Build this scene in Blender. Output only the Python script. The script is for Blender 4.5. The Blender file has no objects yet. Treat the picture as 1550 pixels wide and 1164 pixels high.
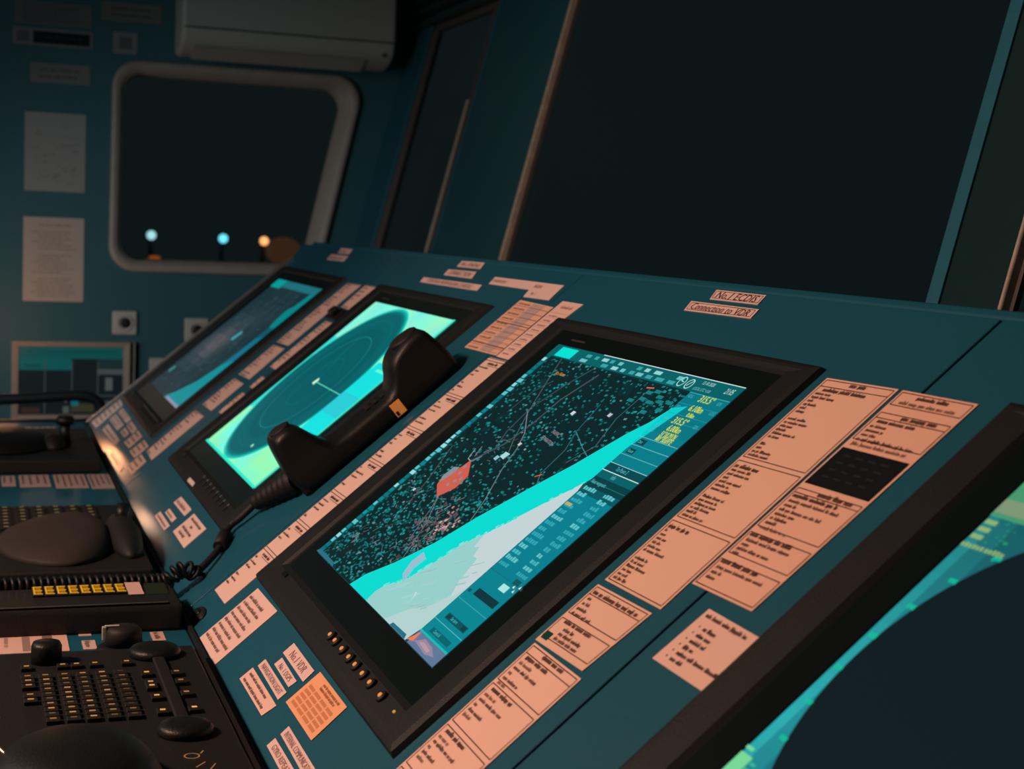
import bpy, bmesh, math, random
from mathutils import Matrix, Vector
from mathutils.geometry import tessellate_polygon
random.seed(7)
SC = bpy.context.scene
COL = SC.collection
TH = 0.70232                       # tilt of the console panel
CT, ST = math.cos(TH), math.sin(TH)
PI = math.pi

# ---------------------------------------------------------------- helpers
def lin(c, a=1.0):
    def f(x):
        x = x / 255.0
        return x / 12.92 if x <= 0.04045 else ((x + 0.055) / 1.055) ** 2.4
    return (f(c[0]), f(c[1]), f(c[2]), a)

def nodes(name):
    m = bpy.data.materials.new(name); m.use_nodes = True
    nt = m.node_tree
    return m, nt, nt.nodes['Principled BSDF']

def mat(name, base, rough=0.5, spec=0.5, metal=0.0, bump=0.0, scale=60.0, vary=0.0, coat=0.0, emit=None, es=1.0):
    m, nt, b = nodes(name)
    b.inputs['Base Color'].default_value = (*base[:3], 1)
    b.inputs['Roughness'].default_value = rough
    b.inputs['Specular IOR Level'].default_value = spec
    b.inputs['Metallic'].default_value = metal
    b.inputs['Coat Weight'].default_value = coat
    b.inputs['Coat Roughness'].default_value = 0.10
    if emit:
        b.inputs['Emission Color'].default_value = (*emit[:3], 1)
        b.inputs['Emission Strength'].default_value = es
    tc = nt.nodes.new('ShaderNodeTexCoord')
    no = nt.nodes.new('ShaderNodeTexNoise')
    no.inputs['Scale'].default_value = scale
    no.inputs['Detail'].default_value = 4
    nt.links.new(tc.outputs['Object'], no.inputs['Vector'])
    if vary:
        mx = nt.nodes.new('ShaderNodeMix'); mx.data_type = 'RGBA'
        mx.inputs['A'].default_value = (*[c * (1 - vary) for c in base[:3]], 1)
        mx.inputs['B'].default_value = (*[min(1, c * (1 + vary)) for c in base[:3]], 1)
        nt.links.new(no.outputs['Fac'], mx.inputs['Factor'])
        nt.links.new(mx.outputs['Result'], b.inputs['Base Color'])
    if bump:
        bp = nt.nodes.new('ShaderNodeBump')
        bp.inputs['Strength'].default_value = bump
        bp.inputs['Distance'].default_value = 0.002
        nt.links.new(no.outputs['Fac'], bp.inputs['Height'])
        nt.links.new(bp.outputs['Normal'], b.inputs['Normal'])
    return m

def attr_mat(name, rough=0.5, spec=0.4, coat=0.0, emissive=0.0, base_mul=1.0):
    m, nt, b = nodes(name)
    at = nt.nodes.new('ShaderNodeAttribute'); at.attribute_name = 'ink'
    b.inputs['Roughness'].default_value = rough
    b.inputs['Specular IOR Level'].default_value = spec
    b.inputs['Coat Weight'].default_value = coat
    b.inputs['Coat Roughness'].default_value = 0.10
    if emissive:
        b.inputs['Base Color'].default_value = (0.004, 0.006, 0.007, 1)
        nt.links.new(at.outputs['Color'], b.inputs['Emission Color'])
        b.inputs['Emission Strength'].default_value = emissive
    else:
        nt.links.new(at.outputs['Color'], b.inputs['Base Color'])
    return m

class MB:
    """collects shapes into one mesh"""
    def __init__(s): s.v = []; s.f = []; s.c = []; s.sm = []; s.col = (1, 1, 1, 1)
    def face(s, idx, sm=False): s.f.append(idx); s.c.append(s.col); s.sm.append(sm)
    def poly(s, pts, z=0.0):
        n = len(s.v)
        s.v += [(p[0], p[1], p[2] if len(p) > 2 else z) for p in pts]
        if len(pts) > 4:
            P = [Vector((p[0], p[1], 0)) for p in pts]
            for t in tessellate_polygon([P]):
                a, b, c = [P[i] for i in t]
                if (b - a).cross(c - a).z < 0: t = t[::-1]
                s.face([n + i for i in t])
        else:
            a, b, c = [Vector((p[0], p[1], 0)) for p in pts[:3]]
            idx = list(range(n, n + len(pts)))
            if (b - a).cross(c - a).z < 0: idx = idx[::-1]
            s.face(idx)
        return s
    def rect(s, x0, y0, x1, y1, z=0.0):
        return s.poly([(x0, y0), (x1, y0), (x1, y1), (x0, y1)], z)
    def line(s, pts, w, z=0.0):
        for a, b in zip(pts[:-1], pts[1:]):
            dx, dy = b[0] - a[0], b[1] - a[1]; L = math.hypot(dx, dy) or 1
            nx, ny = -dy / L * w / 2, dx / L * w / 2
            s.poly([(a[0] - nx, a[1] - ny), (b[0] - nx, b[1] - ny), (b[0] + nx, b[1] + ny), (a[0] + nx, a[1] + ny)], z)
        return s
    def disc(s, cx, cy, r, z=0.0, n=64, ry=None):
        ry = ry or r
        k = len(s.v); s.v += [(cx + r * math.cos(2 * PI * i / n), cy + ry * math.sin(2 * PI * i / n), z) for i in range(n)]
        s.face(list(range(k, k + n))); return s
    def ring(s, cx, cy, r, w, z=0.0, n=96, a0=0, a1=2 * PI):
        for i in range(n):
            p, q = a0 + (a1 - a0) * i / n, a0 + (a1 - a0) * (i + 1) / n
            k = len(s.v)
            s.v += [(cx + R * math.cos(t), cy + R * math.sin(t), z) for R, t in ((r, p), (r, q), (r + w, q), (r + w, p))]
            s.face([k, k + 3, k + 2, k + 1][::1])
        return s
    def box(s, x0, x1, y0, y1, z0, z1):
        k = len(s.v)
        s.v += [(x, y, z) for z in (z0, z1) for y in (y0, y1) for x in (x0, x1)]
        for q in ((0, 2, 3, 1), (4, 5, 7, 6), (0, 1, 5, 4), (2, 6, 7, 3), (0, 4, 6, 2), (1, 3, 7, 5)): s.face([k + i for i in q])
        return s
    def loft(s, rings, cap=True, sm=True, close=True):
        k = len(s.v); n = len(rings[0])
        for r in rings: s.v += [tuple(p) for p in r]
        m = n if close else n - 1
        for i in range(len(rings) - 1):
            for j in range(m):
                a, b = k + i * n + j, k + i * n + (j + 1) % n
                s.face([a, b, b + n, a + n], sm)
        if cap:
            s.face([k + j for j in range(n)][::-1]); s.face([k + (len(rings) - 1) * n + j for j in range(n)])
        return s
    def prism(s, prof, x0, x1):          # profile in (y,z), extruded along x
        return s.loft([[(x, p[0], p[1]) for p in prof] for x in (x0, x1)], sm=False)
    def lathe(s, cx, cy, prof, n=32):    # profile (r,z)
        return s.loft([[(cx + r * math.cos(2 * PI * i / n), cy + r * math.sin(2 * PI * i / n), z) for i in range(n)] for r, z in prof])
    def tube(s, pts, r, n=12, cap=True):
        P = [Vector(p) for p in pts]; rings = []; up = Vector((0, 0, 1)); nrm = None
        for i, p in enumerate(P):
            t = (P[min(i + 1, len(P) - 1)] - P[max(i - 1, 0)]).normalized()
            if nrm is None:
                nrm = t.cross(up)
                if nrm.length < 1e-3: nrm = t.cross(Vector((1, 0, 0)))
            nrm = (nrm - t * nrm.dot(t)).normalized(); bi = t.cross(nrm)
            rr = r[i] if isinstance(r, (list, tuple)) else r
            rings.append([p + rr * (nrm * math.cos(2 * PI * j / n) + bi * math.sin(2 * PI * j / n)) for j in range(n)])
        return s.loft(rings, cap)
    def ellipsoid(s, c, r, n=24, m=12, half=False, power=1.0):
        rings = []
        a0 = 0.0 if half else -PI / 2
        for i in range(m + 1):
            a = a0 + (PI / 2 - a0) * i / m; cr = max(math.cos(a), 1e-3) ** power
            rings.append([(c[0] + r[0] * cr * math.cos(2 * PI * j / n), c[1] + r[1] * cr * math.sin(2 * PI * j / n), c[2] + r[2] * math.sin(a)) for j in range(n)])
        return s.loft(rings)
    def text(s, string, x, y, h, z=0.0, ang=0.0, sx=1.0):
        c = bpy.data.curves.new('tmp', 'FONT'); c.body = string; c.size = h / 0.7; c.resolution_u = 2
        o = bpy.data.objects.new('tmp', c); COL.objects.link(o)
        dg = bpy.context.evaluated_depsgraph_get(); me = o.evaluated_get(dg).to_mesh()
        k = len(s.v); ca, sa = math.cos(ang), math.sin(ang)
        for v in me.vertices:
            X, Y = v.co.x * sx, v.co.y
            s.v.append((x + X * ca - Y * sa, y + X * sa + Y * ca, z))
        for p in me.polygons: s.face([k + i for i in p.vertices])
        w = max([v.co.x for v in me.vertices] or [0]) * sx
        o.evaluated_get(dg).to_mesh_clear(); bpy.data.objects.remove(o); bpy.data.curves.remove(c)
        return w
    def obj(s, name, m, parent=None, M=None, bevel=0, recalc=True):
        me = bpy.data.meshes.new(name); me.from_pydata(s.v, [], s.f); me.update()
        ca = me.color_attributes.new('ink', 'FLOAT_COLOR', 'CORNER')
        buf = []
        for f, c in zip(s.f, s.c): buf += list(c) * len(f)
        ca.data.foreach_set('color', buf)
        me.polygons.foreach_set('use_smooth', s.sm)
        me.materials.append(m)
        o = bpy.data.objects.new(name, me); COL.objects.link(o)
        if parent: o.parent = parent
        if M is not None: o.matrix_local = M
        if recalc:
            bm = bmesh.new(); bm.from_mesh(me); bmesh.ops.recalc_face_normals(bm, faces=bm.faces[:]); bm.to_mesh(me); bm.free()
        if bevel:
            b = o.modifiers.new('bevel', 'BEVEL'); b.width = bevel; b.segments = 3; b.limit_method = 'ANGLE'; b.angle_limit = math.radians(35)
            me.polygons.foreach_set('use_smooth', [True] * len(me.polygons))
            w = o.modifiers.new('wn', 'WEIGHTED_NORMAL'); w.keep_sharp = False
        return o

def frame(o, x, y):
    x = Vector(x).normalized(); y = Vector(y).normalized(); z = x.cross(y)
    return Matrix(((x.x, y.x, z.x, o[0]), (x.y, y.y, z.y, o[1]), (x.z, y.z, z.z, o[2]), (0, 0, 0, 1)))
def P(u, v, w=0.0): return (u, v * CT - w * ST, v * ST + w * CT)
def panel_frame(u, v, w=0.0): return frame(P(u, v, w), (1, 0, 0), (0, CT, ST))
WX = -2.55
def wall_frame(y, z, dx=0.0): return frame((WX + dx, y, z), (0, 1, 0), (0, 0, 1))
def desk_frame(x, y, z=-0.0957): return Matrix.Translation((x, y, z))
def tag(o, label, cat, group=None):
    o['label'] = label; o['category'] = cat
    if group: o['group'] = group
    return o
def thing(name, label, cat, M=None, group=None):
    o = bpy.data.objects.new(name, None); COL.objects.link(o); o.empty_display_size = 0.05
    if M is not None: o.matrix_local = M
    return tag(o, label, cat, group)
def struct(o): o['kind'] = 'structure'; return o
def copy_part(o, parent, M):
    c = o.copy(); COL.objects.link(c); c.parent = parent; c.matrix_local = M; return c
T = Matrix.Translation

# ---------------------------------------------------------------- materials
TEAL = (0.0066, 0.096, 0.156)
m_teal = mat('teal_paint', TEAL, 0.6, 0.2, coat=0.5, bump=0.03, scale=220, vary=0.12)
m_seam = mat('seam_dark', (0.004, 0.012, 0.016), 0.6)
m_wall = mat('wall_paint', (0.030, 0.108, 0.132), 0.55, 0.3, bump=0.1, scale=120, vary=0.15)
m_pillar = mat('pillar_paint', (0.014, 0.085, 0.112), 0.5, 0.3, bump=0.08, scale=90, vary=0.15)
m_ceil = mat('ceiling_paint', (0.05, 0.09, 0.09), 0.8, vary=0.1)
m_floor = mat('floor_vinyl', (0.03, 0.05, 0.055), 0.6, vary=0.2)
m_bezel = mat('bezel_plastic', (0.0095, 0.0135, 0.0155), 0.55, 0.28, bump=0.25, scale=900, vary=0.1)
m_glassb = mat('black_glass', (0.005, 0.010, 0.011), 0.22, 0.4, scale=300, vary=0.1)
m_black = mat('black_plastic', (0.0075, 0.010, 0.011), 0.42, 0.30, bump=0.2, scale=500, vary=0.15)
m_rubber = mat('black_rubber', (0.012, 0.012, 0.013), 0.6, 0.3, scale=200, vary=0.1)
m_brown = mat('warm_black_plastic', (0.013, 0.0145, 0.015), 0.5, 0.3, bump=0.2, scale=500, vary=0.15)
m_metal = mat('brushed_steel', (0.42, 0.40, 0.38), 0.35, metal=0.9, bump=0.1, scale=150, vary=0.1)
m_frame = mat('window_frame_alloy', (0.34, 0.31, 0.27), 0.55, metal=0.0, bump=0.15, scale=70, vary=0.45)
m_frame2 = mat('end_window_frame', (0.30, 0.25, 0.215), 0.5, bump=0.1, scale=50, vary=0.2)
m_gasket = mat('window_gasket', (0.07, 0.065, 0.06), 0.7, vary=0.2)
m_edgelit = mat('pillar_edge_lit', (0.018, 0.13, 0.20), 0.4, vary=0.15)  # lighter teal holds the light on the pillar edges
m_white = mat('off_white_plastic', (0.42, 0.40, 0.36), 0.5, vary=0.05)
m_beige = mat('beige_frame', (0.30, 0.25, 0.21), 0.5, vary=0.1)
m_paper = attr_mat('laminated_print', 0.5, 0.2, coat=0.3)
m_screen = attr_mat('lit_screen', 0.25, 0.15, emissive=1.0)
m_dimscreen = attr_mat('dim_screen', 0.3, 0.4, emissive=0.85)
m_backlit = attr_mat('backlit_marks', 0.5, 0.3, emissive=1.0)
m_orange = mat('orange_sticker', (0.85, 0.38, 0.10), 0.5, vary=0.1, emit=(0.8, 0.25, 0.05), es=0.22)

def glass_mat():
    m = bpy.data.materials.new('window_glass'); m.use_nodes = True; nt = m.node_tree; nt.nodes.clear()
    out = nt.nodes.new('ShaderNodeOutputMaterial'); mix = nt.nodes.new('ShaderNodeMixShader')
    tr = nt.nodes.new('ShaderNodeBsdfTransparent'); gl = nt.nodes.new('ShaderNodeBsdfGlossy'); fr = nt.nodes.new('ShaderNodeFresnel')
    tr.inputs[0].default_value = (0.85, 0.95, 0.93, 1); gl.inputs['Roughness'].default_value = 0.2; fr.inputs['IOR'].default_value = 1.06
    nt.links.new(fr.outputs[0], mix.inputs[0]); nt.links.new(tr.outputs[0], mix.inputs[1]); nt.links.new(gl.outputs[0], mix.inputs[2])
    nt.links.new(mix.outputs[0], out.inputs[0]); return m
m_glass = glass_mat()

# ---------------------------------------------------------------- room shell
PHI = 0.244
FO = (0.0, 0.633, 0.272)
FM = frame(FO, (1, 0, 0), (0, math.sin(PHI), math.cos(PHI)))     # leaning front wall: local x along, y up the slope, z into the room
def rounded(corners, r, n=8):
    out = []; k = len(corners)
    for i in range(k):
        p = Vector(corners[i]); a = (Vector(corners[i - 1]) - p).normalized(); b = (Vector(corners[(i + 1) % k]) - p).normalized()
        half = a.angle(b) / 2; d = r / math.tan(half); c = p + (a + b).normalized() * (r / math.sin(half))
        s, e = p + a * d - c, p + b * d - c
        a0 = math.atan2(s.y, s.x); a1 = math.atan2(e.y, e.x); da = (a1 - a0 + PI) % (2 * PI) - PI
        for j in range(n + 1):
            t = a0 + da * j / n; out.append((c.x + r * math.cos(t), c.y + r * math.sin(t)))
    return out
WIN = [(-0.006, 0.190), (0.532, 0.190), (0.648, 0.719), (-0.002, 0.719)]
def inset(corners, d):
    k = len(corners); out = []
    for i in range(k):
        p = Vector(corners[i]); a = (Vector(corners[i - 1]) - p).normalized(); b = (Vector(corners[(i + 1) % k]) - p).normalized()
        out.append(tuple(p + (a + b).normalized() * (d / math.sin(a.angle(b) / 2))))
    return out
hole = rounded(inset(WIN, 0.012), 0.06)
mb = MB(); outer = [(-2.3, -1.0), (0.60, -1.0), (0.645, 0.25), (0.832, 1.02), (-2.3, 1.02)]
allp = [Vector((*p, 0)) for p in outer] + [Vector((*p, 0)) for p in hole]
for z in (0.0, -0.12):
    k = len(mb.v); mb.v += [(p.x, p.y, z) for p in allp]
    for t in tessellate_polygon([[Vector((*p, 0)) for p in outer], [Vector((*p, 0)) for p in hole]]): mb.face([k + i for i in t])
n0 = len(allp); h0 = 5; nh = len(hole)
for j in range(nh):
    a, b = h0 + j, h0 + (j + 1) % nh; mb.face([a, b, n0 + b, n0 + a])
for j in range(5):
    a, b = j, (j + 1) % 5; mb.face([a, b, n0 + b, n0 + a])
struct(mb.obj('wall_left', m_wall, M=wall_frame(0, 0)))

w1 = thing('window_1', 'rounded window in the end wall', 'window', wall_frame(0, 0)); struct(w1)
for k_ in ('label', 'category'): del w1[k_]
def ringband(levels):
    mb = MB(); rings = []
    for d, z, r in levels: rings.append([(p[0], p[1], z) for p in rounded(inset(WIN, d), r)])
    mb.loft(rings, cap=False); return mb
ringband([(-0.004, 0.0, .066), (-0.004, 0.012, .066), (0.006, 0.016, .062), (0.012, 0.010, .060), (0.016, 0.010, .058), (0.018, 0.003, .056), (0.023, 0.002, .054), (0.027, -0.11, .051)]).obj('window_frame', m_frame2, w1)
mb = MB(); mb.poly(rounded(inset(WIN, 0.026), .05), -0.105); mb.obj('pane', m_glass, w1)

mb = MB()                                             # front wall with three openings
TOPL = 0.595
for x0, x1 in ((-2.62, -2.345), (-1.80, -1.335), (1.55, 2.6)): mb.box(x0, x1, -0.02, 0.9, -0.02, 0.0)
mb.box(-2.62, 2.6, -0.25, 0.0, -0.02, 0.0)
mb.box(-2.62, 2.6, TOPL, 0.9, -0.02, 0.0)
struct(mb.obj('wall_front', m_pillar, M=FM))
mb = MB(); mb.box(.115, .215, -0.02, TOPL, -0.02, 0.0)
struct(mb.obj('trim_6', mat('mullion_shaded', (0.0035, 0.027, 0.030), 0.7, 0.15, vary=0.15), M=FM))  # weaker light on this pillar painted in as a darker teal
for i, (x0, x1) in enumerate(((-2.345, -1.80), (-1.335, 0.115), (0.215, 1.55))):
    w = bpy.data.objects.new('window_%d' % (i + 2), None); COL.objects.link(w); w.matrix_local = FM; struct(w)
    mb = MB()
    t = 0.012 if i == 1 else 0.006
    if i == 0:
        mb.box(x0, x0 + 0.040, 0, TOPL, -0.016, -0.002); mb.box(x1 - 0.045, x1 - 0.040, 0, TOPL, -0.016, -0.002)
    else:
        mb.box(x0, x0 + t, 0, TOPL, -0.016, 0.001)
    mb.box(x0, x1, TOPL - 0.02, TOPL, -0.016, -0.002)
    mb.obj('window_frame', m_gasket if i == 0 else m_frame, w, bevel=0.003)
    g = MB(); g.box(x0 + (0.040 if i == 0 else t), x0 + (0.047 if i == 0 else t + 0.006), 0, TOPL, -0.0165, -0.010)
    g.obj('gasket', m_gasket if i else m_rubber, w)
    if i == 0:
        g = MB(); g.box(x1 - 0.105, x1 - 0.080, 0, TOPL * .62, -0.0155, -0.012); g.obj('inner_strip', m_frame, w)
    g = MB(); g.rect(x0, 0, x1, TOPL, -0.017); g.obj('pane', m_glass, w)
for i, (x, wd) in enumerate(((-1.802, 0.014), (0.098, 0.022), (-2.356, 0.010))):  # raised strips paint the lit pillar edges
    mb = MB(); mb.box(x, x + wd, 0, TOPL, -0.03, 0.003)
    struct(mb.obj('trim_%d' % (i + 1), m_edgelit, M=FM))
mb = MB()                                             # reeded header above the narrow window
for k in range(4): mb.box(-2.5, -1.80, 0.592 + 0.032 * k, 0.609 + 0.032 * k, 0.0, 0.012 + 0.012 * k)
struct(mb.obj('trim_4', mat('header_reeds', (0.015, 0.03, 0.03), 0.7, vary=0.2), M=FM))
mb = MB(); mb.box(-1.70, 2.6, 0.345, 0.62, 0.235, 0.262); struct(mb.obj('trim_5', m_teal))
mb = MB(); mb.box(-2.64, 2.7, -2.3, 0.7, -1.03, -1.0); struct(mb.obj('floor', m_floor))
mb = MB(); mb.box(-2.64, 2.7, -2.3, 1.1, 1.02, 1.05); struct(mb.obj('ceiling', m_ceil))
mb = MB(); mb.box(2.6, 2.66, -2.3, 1.1, -1.0, 1.02); struct(mb.obj('wall_right', m_wall))
mb = MB(); mb.box(-2.55, 2.6, -2.36, -2.3, -1.0, 1.02); struct(mb.obj('wall_back', m_wall))

# ---------------------------------------------------------------- console
con = thing('bridge_console', 'long teal painted bridge console with a sloping instrument panel and flat desk', 'console', T((0, 0, -1.0)))
U = T((0, 0, 1.0))
PF = U @ panel_frame(0, 0, 0)
cuts = [-1.690, -0.920, -0.152, 0.6145, 1.385]
for i in range(4):
    mb = MB(); a, b = cuts[i] + 0.0016, cuts[i + 1] - 0.0016
    lo = [(a, -0.148), (b, -0.148), (b, 0.441), (a if i else -1.772, 0.441)] + ([(a, 0.375)] if i == 0 else [])
    n = len(lo)
    mb.loft([[(x, y, -0.012) for x, y in lo], [(x, y, 0.0) for x, y in lo]], sm=False)
    mb.obj('panel_section', m_teal, con, PF, bevel=0.0012)
mb = MB(); mb.box(-1.68, 1.38, -0.146, 0.437, -0.030, -0.0125); mb.obj('panel_backing', m_seam, con, PF)
mb = MB(); mb.box(-1.72, 1.40, -0.66, -0.118, -0.126, -0.0957); mb.obj('desk_top', m_teal, con, U, bevel=0.003)
mb = MB(); mb.box(-1.70, 1.39, -0.1175, -0.1135, -0.120, -0.0915); mb.obj('joint_strip', m_seam, con, U)
mb = MB(); mb.prism([(-0.58, -1.0), (0.325, -1.0), (0.325, 0.24), (-0.10, -0.13), (-0.58, -0.13)], -1.66, 1.37); mb.obj('base_cabinet', m_wall, con, U)
mb = MB(); mb.box(-1.698, -1.6915, -0.148, 0.395, -0.03, 0.006); mb.obj('edge_trim', m_metal, con, PF, bevel=0.001)
mb = MB(); mb.box(-1.69, 1.385, 0.4415, 0.452, -0.03, 0.0); mb.obj('top_lip', m_teal, con, PF, bevel=0.003)

# ---------------------------------------------------------------- monitors
DW, DH = 0.4155, 0.33
def ringrect(mb, levels, sm=False):
    mb.loft([[(x0, y0, z), (x1, y0, z), (x1, y1, z), (x0, y1, z)] for x0, y0, x1, y1, z in levels], cap=False, sm=sm)
def monitor(label, u0, content, buttons, screenmat=None):
    t = thing('flush_monitor', label, 'monitor', panel_frame(u0, 0.0, 0.0), 'monitors set into the sloping console')
    mb = MB()
    ringrect(mb, [(-.071, -.064, .486, .3665, 0.0003), (-.069, -.062, .484, .3645, .0045), (-.064, -.058, .478, .360, .0062), (-.058, -.054, .470, .357, .0062),
                  (-.034, -.036, .450, .3525, .0050), (-.031, -.030, .446, .3505, .0022)])
    mb.obj('bezel', m_bezel, t)
    mb = MB(); ringrect(mb, [(-.0315, -.0305, .4465, .351, .0022), (-.001, -.001, DW + .001, DH + .001, .0020)]); mb.obj('glass_border', m_glassb, t)
    mb = MB(); content(mb); mb.obj('screen', screenmat or m_screen, t, T((0, 0, 0.0012)), recalc=False)
    mb = MB(); mb.col = lin((62, 62, 60)); mb.rect(.018, .338, .055, .3405, .0025); mb.obj('brand_mark', m_paper, t, recalc=False)
    mb = MB(); mb.box(-.006, .010, -.0415, -.0365, .0052, .0065); mb.obj('sensor', m_glassb, t)
    if buttons == 'lit':
        bt = None
        for k, x in enumerate((.239, .258, .284, .309, .331, .356, .380, .413)):
            M = T((x - .01, -.0425, .0052))
            if bt is None:
                mb = MB(); mb.lathe(0, 0, [(.0052, 0), (.0052, .002), (.0046, .003), (.001, .0034)], 20); mb.col = lin((225, 140, 80)); 
                bt = mb.obj('button', m_rubber, t, M)
                mb = MB(); mb.col = lin((230, 140, 70)); mb.lathe(0, 0, [(.0021, .0033), (.0018, .0042), (.0004, .0046)], 14); lt = mb.obj('button_light', m_backlit, bt)
            else:
                c = copy_part(bt, t, M); copy_part(lt, c, Matrix.Identity(4))
        mb = MB(); mb.col = lin((190, 150, 50)); mb.lathe(.438, -.0425, [(.0013, .0052), (.0012, .0066), (.0003, .007)], 12); mb.obj('status_light', m_backlit, t)
    else:
        bt = None
        for k in range(8):
            M = T((.205 + .030 * k, -.044, .0058))
            if bt is None:
                mb = MB(); mb.box(-.004, .004, -.004, .004, 0, .0016); bt = mb.obj('button', m_rubber, t, M, bevel=.0008)
                mb = MB(); mb.col = lin((110, 105, 98)); mb.rect(-.0012, .0045, .0012, .008, .0008); mk = mb.obj('button_mark', m_backlit, bt, recalc=False)
            else:
                c = copy_part(bt, t, M); copy_part(mk, c, Matrix.Identity(4))
    return t

def N(pts): return [(a * DW, b * DH) for a, b in pts]
def inside(p, poly):
    c = False; j = len(poly) - 1
    for i in range(len(poly)):
        a, b = poly[i], poly[j]
        if (a[1] > p[1]) != (b[1] > p[1]) and p[0] < (b[0] - a[0]) * (p[1] - a[1]) / (b[1] - a[1]) + a[0]: c = not c
        j = i
    return c
BUP = [(.345, 0.0), (.366, .052), (.43, .125), (.505, .239), (.558, .364), (.631, .503), (.70, .625), (.765, .767), (.80, .82), (.824, .885)]
BLO = [(.832, .86), (.834, .72), (.825, .61), (.813, .588), (.76, .50), (.703, .40), (.66, .335), (.618, .279), (.60, .215), (.587, .179), (.575, .15), (.551, .103), (.52, .085), (.50, .06), (.491, .035), (.496, .0)]
def chart(mb):
    R = random.Random(3)
    mb.col = lin((5, 36, 39)); mb.rect(0, 0, DW, DH, 0)
    # faint mottling
    for k in range(70):
        a, b = R.uniform(0, .8), R.uniform(0, .95); g = R.uniform(.75, 1.25)
        mb.col = lin((6 * g, 38 * g, 42 * g)); w = R.uniform(.01, .05); mb.poly(N([(a, b), (a + w, b + R.uniform(-.02, .02)), (a + w * .7, b + w), (a - w * .2, b + w * .8)]), .0001)
    region = BUP + [(.824, .95), (0.03, .95), (0.03, 0)]
    # depth soundings
    for k in range(3300):
        a, b = R.uniform(.03, .82), R.uniform(.0, .945)
        dens = 0.42 if (b > .45 or a > .6) else 0.85
        if R.random() > dens or not inside((a, b), region): continue
        if ((a - .60) / .10) ** 2 + ((b - .60) / .05) ** 2 < 1 and R.random() < .6: continue
        g = R.uniform(.6, 1.2); c = (20 * g, 142 * g, 140 * g)
        if R.random() < .06: c = (110, 150, 150)
        mb.col = lin(c); x, y = a * DW, b * DH; s = R.uniform(.8, 1.2); h = .0021 * s; w = .0017
        for dx in ((-.0022, .0003) if R.random() < .7 else (-.0004,)):
            q = R.uniform(-.0004, .0004); mb.poly([(x + dx, y + q), (x + dx + w * s, y + q), (x + dx + w * s, y + h + q), (x + dx, y + h + q)], .00022)
    # shaded dark contours
    for k in range(26):
        a, b = R.uniform(.05, .42), R.uniform(.02, .40)
        if not inside((a, b), region): continue
        g = R.uniform(.7, 1.1); mb.col = lin((20 * g, 120 * g, 125 * g)); pts = [(a, b)]
        for j in range(5): a += R.uniform(-.015, .02); b += R.uniform(-.018, .022); pts.append((a, b))
        mb.line(N(pts), .0010, .00024)
    # land / built-up clutter in grey
    for cx, cy, sp, n, cc in ((.36, .30, .05, 60, (120, 118, 122)), (.43, .20, .045, 60, (140, 120, 125)), (.50, .14, .03, 25, (150, 150, 165)), (.30, .58, .04, 26, (105, 112, 120)), (.14, .30, .035, 20, (95, 110, 125)), (.22, .17, .04, 22, (90, 105, 120)), (.12, .12, .03, 14, (120, 125, 135))):
        for k in range(n):
            a, b = R.gauss(cx, sp), R.gauss(cy, sp)
            if not inside((a, b), region): continue
            g = R.uniform(.45, 1.15); mb.col = lin([c * g for c in cc]); t = R.uniform(-.6, 1.3); L = R.uniform(.006, .03)
            mb.line(N([(a, b), (a + L * math.cos(t), b + L * math.sin(t))]), R.uniform(.0005, .0016), .00026)
    for k in range(46):
        a, b = R.gauss(.41, .045), R.gauss(.24, .06)
        if not inside((a, b), region) or not inside((a + .02, b), region): continue
        g = R.uniform(.5, 1.0); mb.col = lin((112 * g, 104 * g, 112 * g)); w = R.uniform(.006, .022)
        mb.poly(N([(a, b), (a + w, b - w * .3), (a + w * .8, b + w * .5), (a - w * .1, b + w * .6)]), .00025)
    def L(pts, w, c): mb.col = lin(c); mb.line(N(pts), w, .0003)
    grey = (88, 104, 112); lg = (120, 130, 136)
    L([(.102, .948), (.175, .83), (.25, .72), (.33, .62), (.375, .575)], .0010, grey)
    L([(.19, .86), (.15, .80), (.14, .70)], .0014, (60, 84, 92))
    L([(.32, .945), (.27, .85), (.235, .74), (.25, .64), (.29, .57)], .0022, (60, 78, 88))
    L([(.375, .925), (.33, .80), (.33, .70), (.31, .60), (.24, .50)], .0030, (64, 82, 92))
    L([(.235, .73), (.345, .655), (.39, .60), (.43, .52), (.505, .42), (.545, .345)], .0012, lg)
    L([(.53, .83), (.56, .72), (.60, .655)], .0010, (50, 110, 125)); L([(.56, .72), (.66, .68), (.72, .66)], .0008, (70, 130, 140))
    L([(.66, .93), (.66, .80), (.70, .70), (.66, .62)], .0010, (70, 110, 120)); L([(.60, .655), (.61, .56), (.65, .52)], .0010, (60, 120, 130))
    L([(.22, .43), (.31, .32), (.38, .20)], .0008, lg); L([(.28, .36), (.37, .27), (.45, .14)], .0008, lg); L([(.06, .52), (.14, .38), (.19, .26)], .0007, (110, 120, 125))
    L([(.195, .545), (.215, .505), (.245, .50), (.27, .53)], .0012, (150, 155, 160)); L([(.215, .56), (.235, .52)], .0010, (140, 145, 150))
    # red restricted block, white patches
    mb.col = lin((205, 95, 78)); mb.poly(N([(.240, .505), (.313, .455), (.318, .405), (.279, .352), (.212, .385), (.20, .405), (.225, .45)]), .0004)
    mb.col = lin((140, 140, 148)); mb.poly(N([(.195, .46), (.225, .468), (.228, .44), (.212, .395), (.19, .415)]), .00042)
    for a, b in ((.25, .45), (.27, .42), (.255, .40), (.285, .435), (.24, .475)):
        mb.poly(N([(a, b), (a + .012, b - .006), (a + .016, b + .004), (a + .003, b + .01)]), .00045)
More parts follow.
